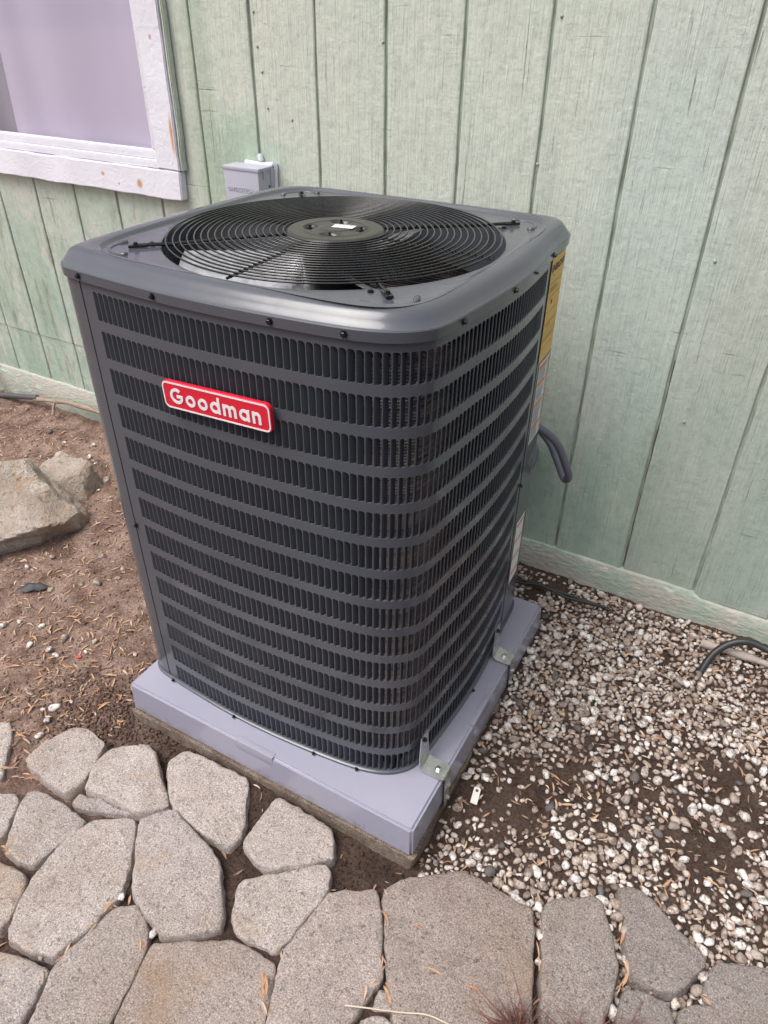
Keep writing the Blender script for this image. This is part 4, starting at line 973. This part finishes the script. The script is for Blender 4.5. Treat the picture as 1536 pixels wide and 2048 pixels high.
# single stones on the soil to the left, placed where they lie
def at(px, py, z=None):
    zz = -.13
    for _ in range(4): x, y = unproj(px, py, zz); zz = float(gzn(x, y)[0])
    return x, y, zz
for px, py, r, k in [(100, 922, .016, 'w'), (180, 915, .014, 'w'), (192, 928, .011, 'w'), (212, 962, .016, 'w'), (152, 975, .013, 'w'), (130, 886, .011, 'w'), (188, 892, .013, 'w'), (196, 980, .010, 'w'), (170, 944, .009, 'w'), (52, 914, .010, 'b'), (110, 1417, .017, 'w'), (95, 1443, .013, 'w'), (80, 1472, .014, 'w'), (88, 1420, .009, 'w'), (143, 1405, .007, 'w'), (98, 1303, .014, 'w'), (112, 1312, .011, 'w'), (60, 1292, .013, 'w'), (85, 1253, .011, 'w'), (40, 1245, .009, 'w'), (6, 1253, .015, 'w'), (172, 1305, .010, 'w'), (205, 1115, .014, 'b'), (246, 1140, .012, 'b'), (236, 1158, .012, 'b'), (195, 1165, .016, 'b'), (106, 1115, .012, 'b'), (54, 1135, .010, 'w'), (103, 1180, .014, 'b'), (163, 1170, .012, 'b'), (130, 1278, .015, 'b'), (270, 1310, .008, 'w'), (190, 1285, .011, 'b')]:
    x, y, z = at(px, py); pebble_obj(x, y, r, k, 'white pebble lying alone on the brown soil near the boulder' if k == 'w' else 'brownish pebble lying on the bare soil between boulder and unit', 'pebbles scattered on the soil', z)
for px, py, r, k in [(1222, 2030, .020, 'w'), (1407, 1962, .016, 'w'), (1390, 1988, .017, 'b'), (1422, 2015, .013, 'w'), (1440, 2036, .010, 'w'), (1232, 1815, .018, 'b'), (1232, 1840, .014, 'b'), (1075, 1822, .012, 'w'), (1075, 1930, .010, 'w'), (1250, 1925, .012, 'w'), (1348, 2015, .012, 'w'), (1330, 2000, .010, 'w'), (243, 1790, .010, 'w'), (245, 1802, .010, 'w'), (310, 1875, .012, 'w'), (85, 1918, .010, 'b'), (1065, 1790, .012, 'b'), (1080, 1880, .009, 'w'), (1245, 1870, .011, 'b'), (1255, 1960, .012, 'b'), (1415, 1990, .009, 'w')]:
    x, y, z = at(px, py); pebble_obj(x, y, r, k, 'white pebble caught in a joint between the paving stones' if k == 'w' else 'brownish pebble caught in a joint between the paving stones', 'pebbles in the paving joints', z + .012)

# ------------------------------------------------------------------ leaf litter
def leafgeo(L, W, bend):
    vs = []; fs = []; n = 5
    for k in range(n + 1):
        t = k / n; w_ = W * (math.sin(math.pi * min(1, t * .98 + .02)) ** .8) * (1 - .25 * t) + .0002; x = (t - .5) * L; z = bend * (1 - (2 * t - 1) ** 2); yb = .12 * L * math.sin(t * 2.2)
        vs += [(x, yb - w_, z + w_ * .35), (x, yb, z), (x, yb + w_, z + w_ * .35)]
        if k: b_ = 3 * k; fs += [(b_ - 3, b_ - 2, b_ + 1, b_), (b_ - 2, b_ - 1, b_ + 2, b_ + 1)]
    return vs, fs
LG = [leafgeo(1.0, .065 + .05 * random.random(), random.uniform(-.06, .10)) for _ in range(10)]
lmes = []
for v, f in LG:
    me = bpy.data.meshes.new('dry_leaf'); me.from_pydata(v, [], f); me.materials.append(LEAF); me.update(); lmes.append(me)
def leaf(x, y, z, L, a, lab_, grp, tilt=.2):
    o = bpy.data.objects.new('dry_leaf', random.choice(lmes)); COL.objects.link(o); o.location = (x, y, z + .003); o.scale = (L, L, L); o.rotation_euler = (random.uniform(-tilt, tilt), random.uniform(-tilt, tilt), a); tag(o, lab_, 'leaf', grp)
cnt = 0
while cnt < 135:
    px, py = random.uniform(0, 320), random.uniform(850, 1450)
    if px > 140 + (py - 850) * .30 or (px < 190 and 900 < py < 1135): continue
    if py < 1130 and random.random() < .5: continue
    x, y, z = at(px, py); leaf(x, y, z, random.uniform(.020, .042), random.uniform(0, 6.28), 'dry tan leaf sliver lying on bare soil left of the unit', 'dry leaves on the soil'); cnt += 1
jl = [(20, 1470, 60, 1500), (0, 1700, 50, 1730), (60, 1760, 10, 1890), (30, 1890, 100, 1920), (200, 1850, 110, 1930), (215, 1830, 225, 1825), (90, 1960, 70, 2000), (300, 1870, 240, 2010), (250, 1960, 235, 2000), (530, 1950, 525, 2040), (765, 1790, 768, 1940), (760, 1950, 700, 2040), (768, 1960, 790, 2040), (1075, 1790, 1075, 1960), (1240, 1830, 1250, 1990), (1255, 1930, 1230, 2000), (15, 1550, 50, 1575), (30, 1560, 80, 1570), (1330, 1970, 1290, 1990), (1440, 2025, 1400, 2000)]
for k in range(105):
    a = jl[k % len(jl)] if k < 60 else random.choice(jl); t = random.random(); px = a[0] + (a[2] - a[0]) * t + random.uniform(-6, 6); py = a[1] + (a[3] - a[1]) * t + random.uniform(-6, 6)
    x, y, z = at(px, py); ax_, ay_, _ = at(a[0], a[1]); bx_, by_, _ = at(a[2], a[3])
    leaf(x, y, z + .012 + .012 * random.random(), random.uniform(.016, .036), math.atan2(by_ - ay_, bx_ - ax_) + random.uniform(-.5, .5), 'rust brown leaf wedged in a joint of the paving', 'dry leaves in the paving joints', .35)
cnt = 0
while cnt < 60:
    px, py = random.uniform(870, 1536), random.uniform(1240, 1800)
    x, y, z = at(px, py)
    if blocked(np.array([x]), np.array([y]))[0] or x < .1 or py > 1640 + (px - 870) * .3: continue
    leaf(x, y, z + .008, random.uniform(.018, .036), random.uniform(0, 6.28), 'orange brown leaf lying on gravel beside the pad', 'dry leaves on the gravel', .3); cnt += 1
for px, py, L in [(868, 1946, .034), (945, 1981, .030), (832, 1857, .026)]:
    x, y = unproj(px, py, -.118); leaf(x, y, -.118, L, random.uniform(-.2, .6), 'small tan leaf lying on top of a large paving stone', 'leaves on the paving stones', .08)
# fine litter nobody could count
acc = []; fac = []; lcol = []; base_ = 0
pal = np.array([(.48, .32, .21), (.38, .22, .13), (.55, .42, .30), (.26, .16, .11)])
LX = np.concatenate([rng.uniform(-2.6, -.78, 3800), rng.uniform(.09, 1.2, 900), rng.uniform(-1, 1, 500)]); LY = np.concatenate([rng.uniform(-.35, .98, 3800), rng.uniform(-.2, 1.0, 900), rng.uniform(-.9, 0, 500)])
kp = ~blocked(LX, LY, -.005); LX, LY = LX[kp], LY[kp]; LZ = gzn(LX, LY)
for k, (x, y, z) in enumerate(zip(LX, LY, LZ)):
    v, f = LG[k % 10]; L = random.uniform(.009, .032); p = np.array(v) * L; p = p @ np.array(Euler((random.uniform(-.4, .4), random.uniform(-.3, .3), random.uniform(0, 6.28))).to_matrix()).T + np.array([x, y, z + .003 + (.008 if x > .09 else 0)])
    acc.append(p); fac += [tuple(i + base_ for i in q) for q in f]; base_ += len(v); lcol += [(*(pal[random.randrange(4)] * random.uniform(.7, 1.2)), 1)] * len(v)
me = bpy.data.meshes.new('leaf_litter'); me.from_pydata(np.concatenate(acc).tolist(), [], fac); me.materials.append(LEAF_A); ca = me.color_attributes.new('Col', 'FLOAT_COLOR', 'POINT'); ca.data.foreach_set('color', np.array(lcol, np.float32).ravel())
o = bpy.data.objects.new('leaf_litter', me); COL.objects.link(o); tag(o, 'fine scraps of dry leaf strewn over soil and gravel', 'leaf litter', kind='stuff')
# soil crumbs
acc = []; N = 0; F = []
G_ = lambda m, d, n: rng.normal(m, d, n)
CX = np.concatenate([rng.uniform(-2.5, -.79, 3600), G_(-.85, .12, 1500), rng.uniform(-.8, .3, 1500), rng.uniform(.08, 1.2, 1200)]); CY = np.concatenate([rng.uniform(-.4, .98, 3600), G_(-.12, .07, 1500), G_(-.16, .06, 1500), rng.uniform(-.15, 1.0, 1200)])
CR = rng.uniform(.0018, .0052, len(CX)); CR[3600:5100] *= 1.5; kp = ~blocked(CX, CY, -.012); CX, CY, CR = CX[kp], CY[kp], CR[kp]; CZ = gzn(CX, CY)
for k, (x, y, z, r) in enumerate(zip(CX, CY, CZ, CR)):
    acc.append((shapes1[k % 24] * r) @ rotm(3).T + np.array([x, y, z + r * .25])); F.append(np.array(bf1) + N); N += nb1
me = bpy.data.meshes.new('soil_crumbs'); me.from_pydata(np.concatenate(acc).tolist(), [], np.concatenate(F).tolist()); me.materials.append(SOIL); me.polygons.foreach_set('use_smooth', np.ones(len(me.polygons), dtype=bool))
o = bpy.data.objects.new('soil_crumbs', me); COL.objects.link(o); tag(o, 'loose crumbs of brown earth over the bare soil', 'soil', kind='stuff')

# ------------------------------------------------------------------ small things lying about
x, y, z = at(950, 1600)
tg = tag(empty('metal_tag', (x, y, z + .018)), 'small white flat tag with a round hole lying on the gravel', 'tag'); tg.rotation_euler = (R(8), R(-6), R(100))
vs = []; fs = []; oc = [(-.022, -.0085), (.019, -.0085), (.022, -.0055), (.022, .0055), (.019, .0085), (-.022, .0085), (-.022, .003), (-.022, -.003)]
hc = [(.0135 + .0042 * math.cos(a), .0042 * math.sin(a)) for a in [R(q) for q in (200, 300, 340, 20, 60, 120, 160, 180)]]
hc = [(.0135 + .0042 * math.cos(a), .0042 * math.sin(a)) for a in [R(q) for q in (225, 290, 330, 30, 70, 135, 170, 190)]]
for zq in (0, .0016): vs += [(a, b_, zq) for a, b_ in oc]; vs += [(a, b_, zq) for a, b_ in hc]
for k in range(8):
    k2 = (k + 1) % 8; fs += [(16 + k, 16 + k2, 24 + k2, 24 + k), (k, 8 + k, 8 + k2, k2), (k, k2, 16 + k2, 16 + k), (8 + k, 24 + k, 24 + k2, 8 + k2)]
o = mesh('tag_plate', vs, fs, TAGM); o.parent = tg
def ground_line(pix, lift, per=10, extra=None):
    P = []
    for (px, py), h in zip(pix, lift): x, y, z = at(px, py); P.append((x, y, z + h))
    return spline(P, per)
for k, (pix, lf_) in enumerate([([(985, 1150), (1030, 1166), (1075, 1178), (1120, 1192), (1170, 1208), (1222, 1226)], (.04, .022, .02, .016, .014, .010)), ([(985, 1158), (1030, 1172), (1080, 1182), (1130, 1200), (1175, 1213), (1210, 1222)], (.035, .020, .024, .014, .016, .014))]):
    c_ = tag(empty('black_cable', at(1100, 1185)), ('thin black cable trailing across gravel from behind the pad, the longer of two', 'thin black cable trailing across gravel from behind the pad, the shorter of two')[k], 'cable'); part(MB().tube(ground_line(pix, lf_), .0042, 8).build('cable_sheath', RUBBER, None, True), c_)
x, y, z = at(1400, 1345)
hz_ = tag(empty('black_hose', (x, y, z)), 'black rubber hose rising out of the gravel beside the stick by the wall', 'hose')
P = [(x - .01, y - .03, z - .05), (x, y, z + .0), (x + .022, y + .05, z + .052), (x + .075, y + .085, z + .088), (x + .15, y + .09, z + .085), (x + .30, y + .05, z + .06), (x + .6, y, z + .02), (x + .9, y - .05, z + .01)]
part(MB().tube(spline(P), .0102, 12).build('hose_tube', RUBBER, None, True), hz_)
st = tag(empty('weathered_stick', at(1470, 1300)), 'grey weathered length of wood lying on gravel under the black hose', 'stick')
P = []
for (px, py), h in zip([(1398, 1296), (1440, 1310), (1490, 1326), (1540, 1344), (1620, 1366)], (.022, .024, .026, .026, .026)): x, y, z = at(px, py); P.append((x, y, z + h))
part(MB().tube(spline(P, 6), [.011 + .002 * math.sin(k * .7) for k in range(25)], 9).build('stick_wood', GREYWOOD, None, True), st)
pp = tag(empty('drain_pipe', (-2.6, .98, -.06)), 'dark grey pipe along the foot of the wall with an upright end', 'pipe')
part(MB().tube(spline([(-2.80, .975, .2), (-2.765, .97, .05), (-2.735, .965, -.055), (-2.70, .965, -.068), (-2.60, .968, -.05), (-2.42, .972, -.018)]), .013, 10).build('pipe_tube', PIPE, None, True), pp)
br = tag(empty('fallen_branch', (-2.3, .98, -.02)), 'brown branch leaning on the wall foundation behind the boulder', 'branch')
mb = MB().tube(spline([(-2.45, .97, -.030), (-2.33, .975, -.012), (-2.25, .98, .0), (-2.1, .985, .005), (-1.9, .985, -.005)]), [.010 + .003 * math.sin(k * .5) for k in range(41)], 8)
part(mb.tube(spline([(-2.30, .975, -.006), (-2.30, .955, -.035), (-2.29, .94, -.06)], 5), .006, 6).build('branch_wood', TWIG, None, True), br)
# dark scrap on the soil
x, y, z = at(68, 1180); sv = []; sf = []
for i in range(9):
    t = i / 8; w_ = .020 * math.sin(math.pi * (.04 + .94 * t ** .7)) ** .7
    for j in range(5): q = j / 4 - .5; sv.append(((t - .45) * .105, q * w_ * 2 + .006 * math.sin(t * 4), .006 + .016 * (1 - (2 * q) ** 2) * math.sin(math.pi * t) + .004 * math.sin(i * 2.1 + j)))
    if i:
        for j in range(4): b_ = i * 5 + j; sf.append((b_ - 5, b_ - 4, b_ + 1, b_))
o = mesh('dark_leaf', sv, sf, newmat('blackened_leaf', (.035, .035, .042), .6), smooth=True); o.location = (x, y, z + .003); o.rotation_euler = (0, 0, R(38)); tag(o, 'curled dark grey dead leaf on the soil in front of the boulder', 'leaf')
x, y, z = at(158, 1317)
o = mesh('red_scrap', *[[(-.009, -.004, .002), (.002, -.006, .005), (.010, .003, .003), (.001, .007, .006), (-.007, .005, .002)], [(0, 1, 2, 3, 4)]], newmat('red_scrap_plastic', (.55, .08, .04), .5)); o.location = (x, y, z + .003); tag(o, 'tiny red orange scrap on bare soil left of the pad', 'scrap')
x, y, z = at(100, 865); pebble_obj(x, y, .016, 's', 'dark slate pebble on the soil between boulder and wall', 'slate pebbles on the soil', z)
# pale dry stem on the paving
P = [unproj(px, py, -.114) for px, py in [(690, 2012), (740, 2020), (800, 2025), (850, 2030), (885, 2046), (920, 2062)]]
tw = tag(empty('pale_twig', (P[0][0], P[0][1], -.115)), 'thin pale dry stem lying across the paving by the dead grass', 'twig')
part(MB().tube(spline([(a, b_, -.110 + .004 * math.sin(k * 2)) for k, (a, b_) in enumerate(P)]), .0016, 6).build('stem', newmat('straw', (.55, .45, .35), .7), None, True), tw)
# dry grass tuft growing from a joint at the very edge of the path
x0, y0 = unproj(1110, 2075, -.13)
gt = tag(empty('dry_grass_tuft', (x0, y0, -.14)), 'tuft of dead reddish grass growing out of a paving joint', 'grass tuft'); mb = MB()
for k in range(170):
    if k < 80: bx_, by_ = unproj(random.gauss(1040, 14), random.uniform(2040, 2075), -.12); dirx = random.gauss(-.35, .3); hgt = random.uniform(.06, .13)
    else: bx_, by_ = unproj(random.uniform(1020, 1260), random.uniform(2055, 2090), -.12); dirx = random.gauss(.1, .6); hgt = random.uniform(.045, .11)
    d = RT * dirx + Vector((random.gauss(0, .25), random.gauss(0, .25), 1.0)); d.normalize(); b0 = Vector((bx_, by_, -.135)); cv_ = Vector((random.gauss(0, .02), random.gauss(0, .02), -.012))
    pts = [b0 + d * hgt * t + cv_ * t * t for t in (0, .35, .7, 1)]; mb.tube(pts, [.0014, .0012, .0009, .0003], 4, caps=False)
part(mb.build('grass_blades', GRASSM, None, True), gt)
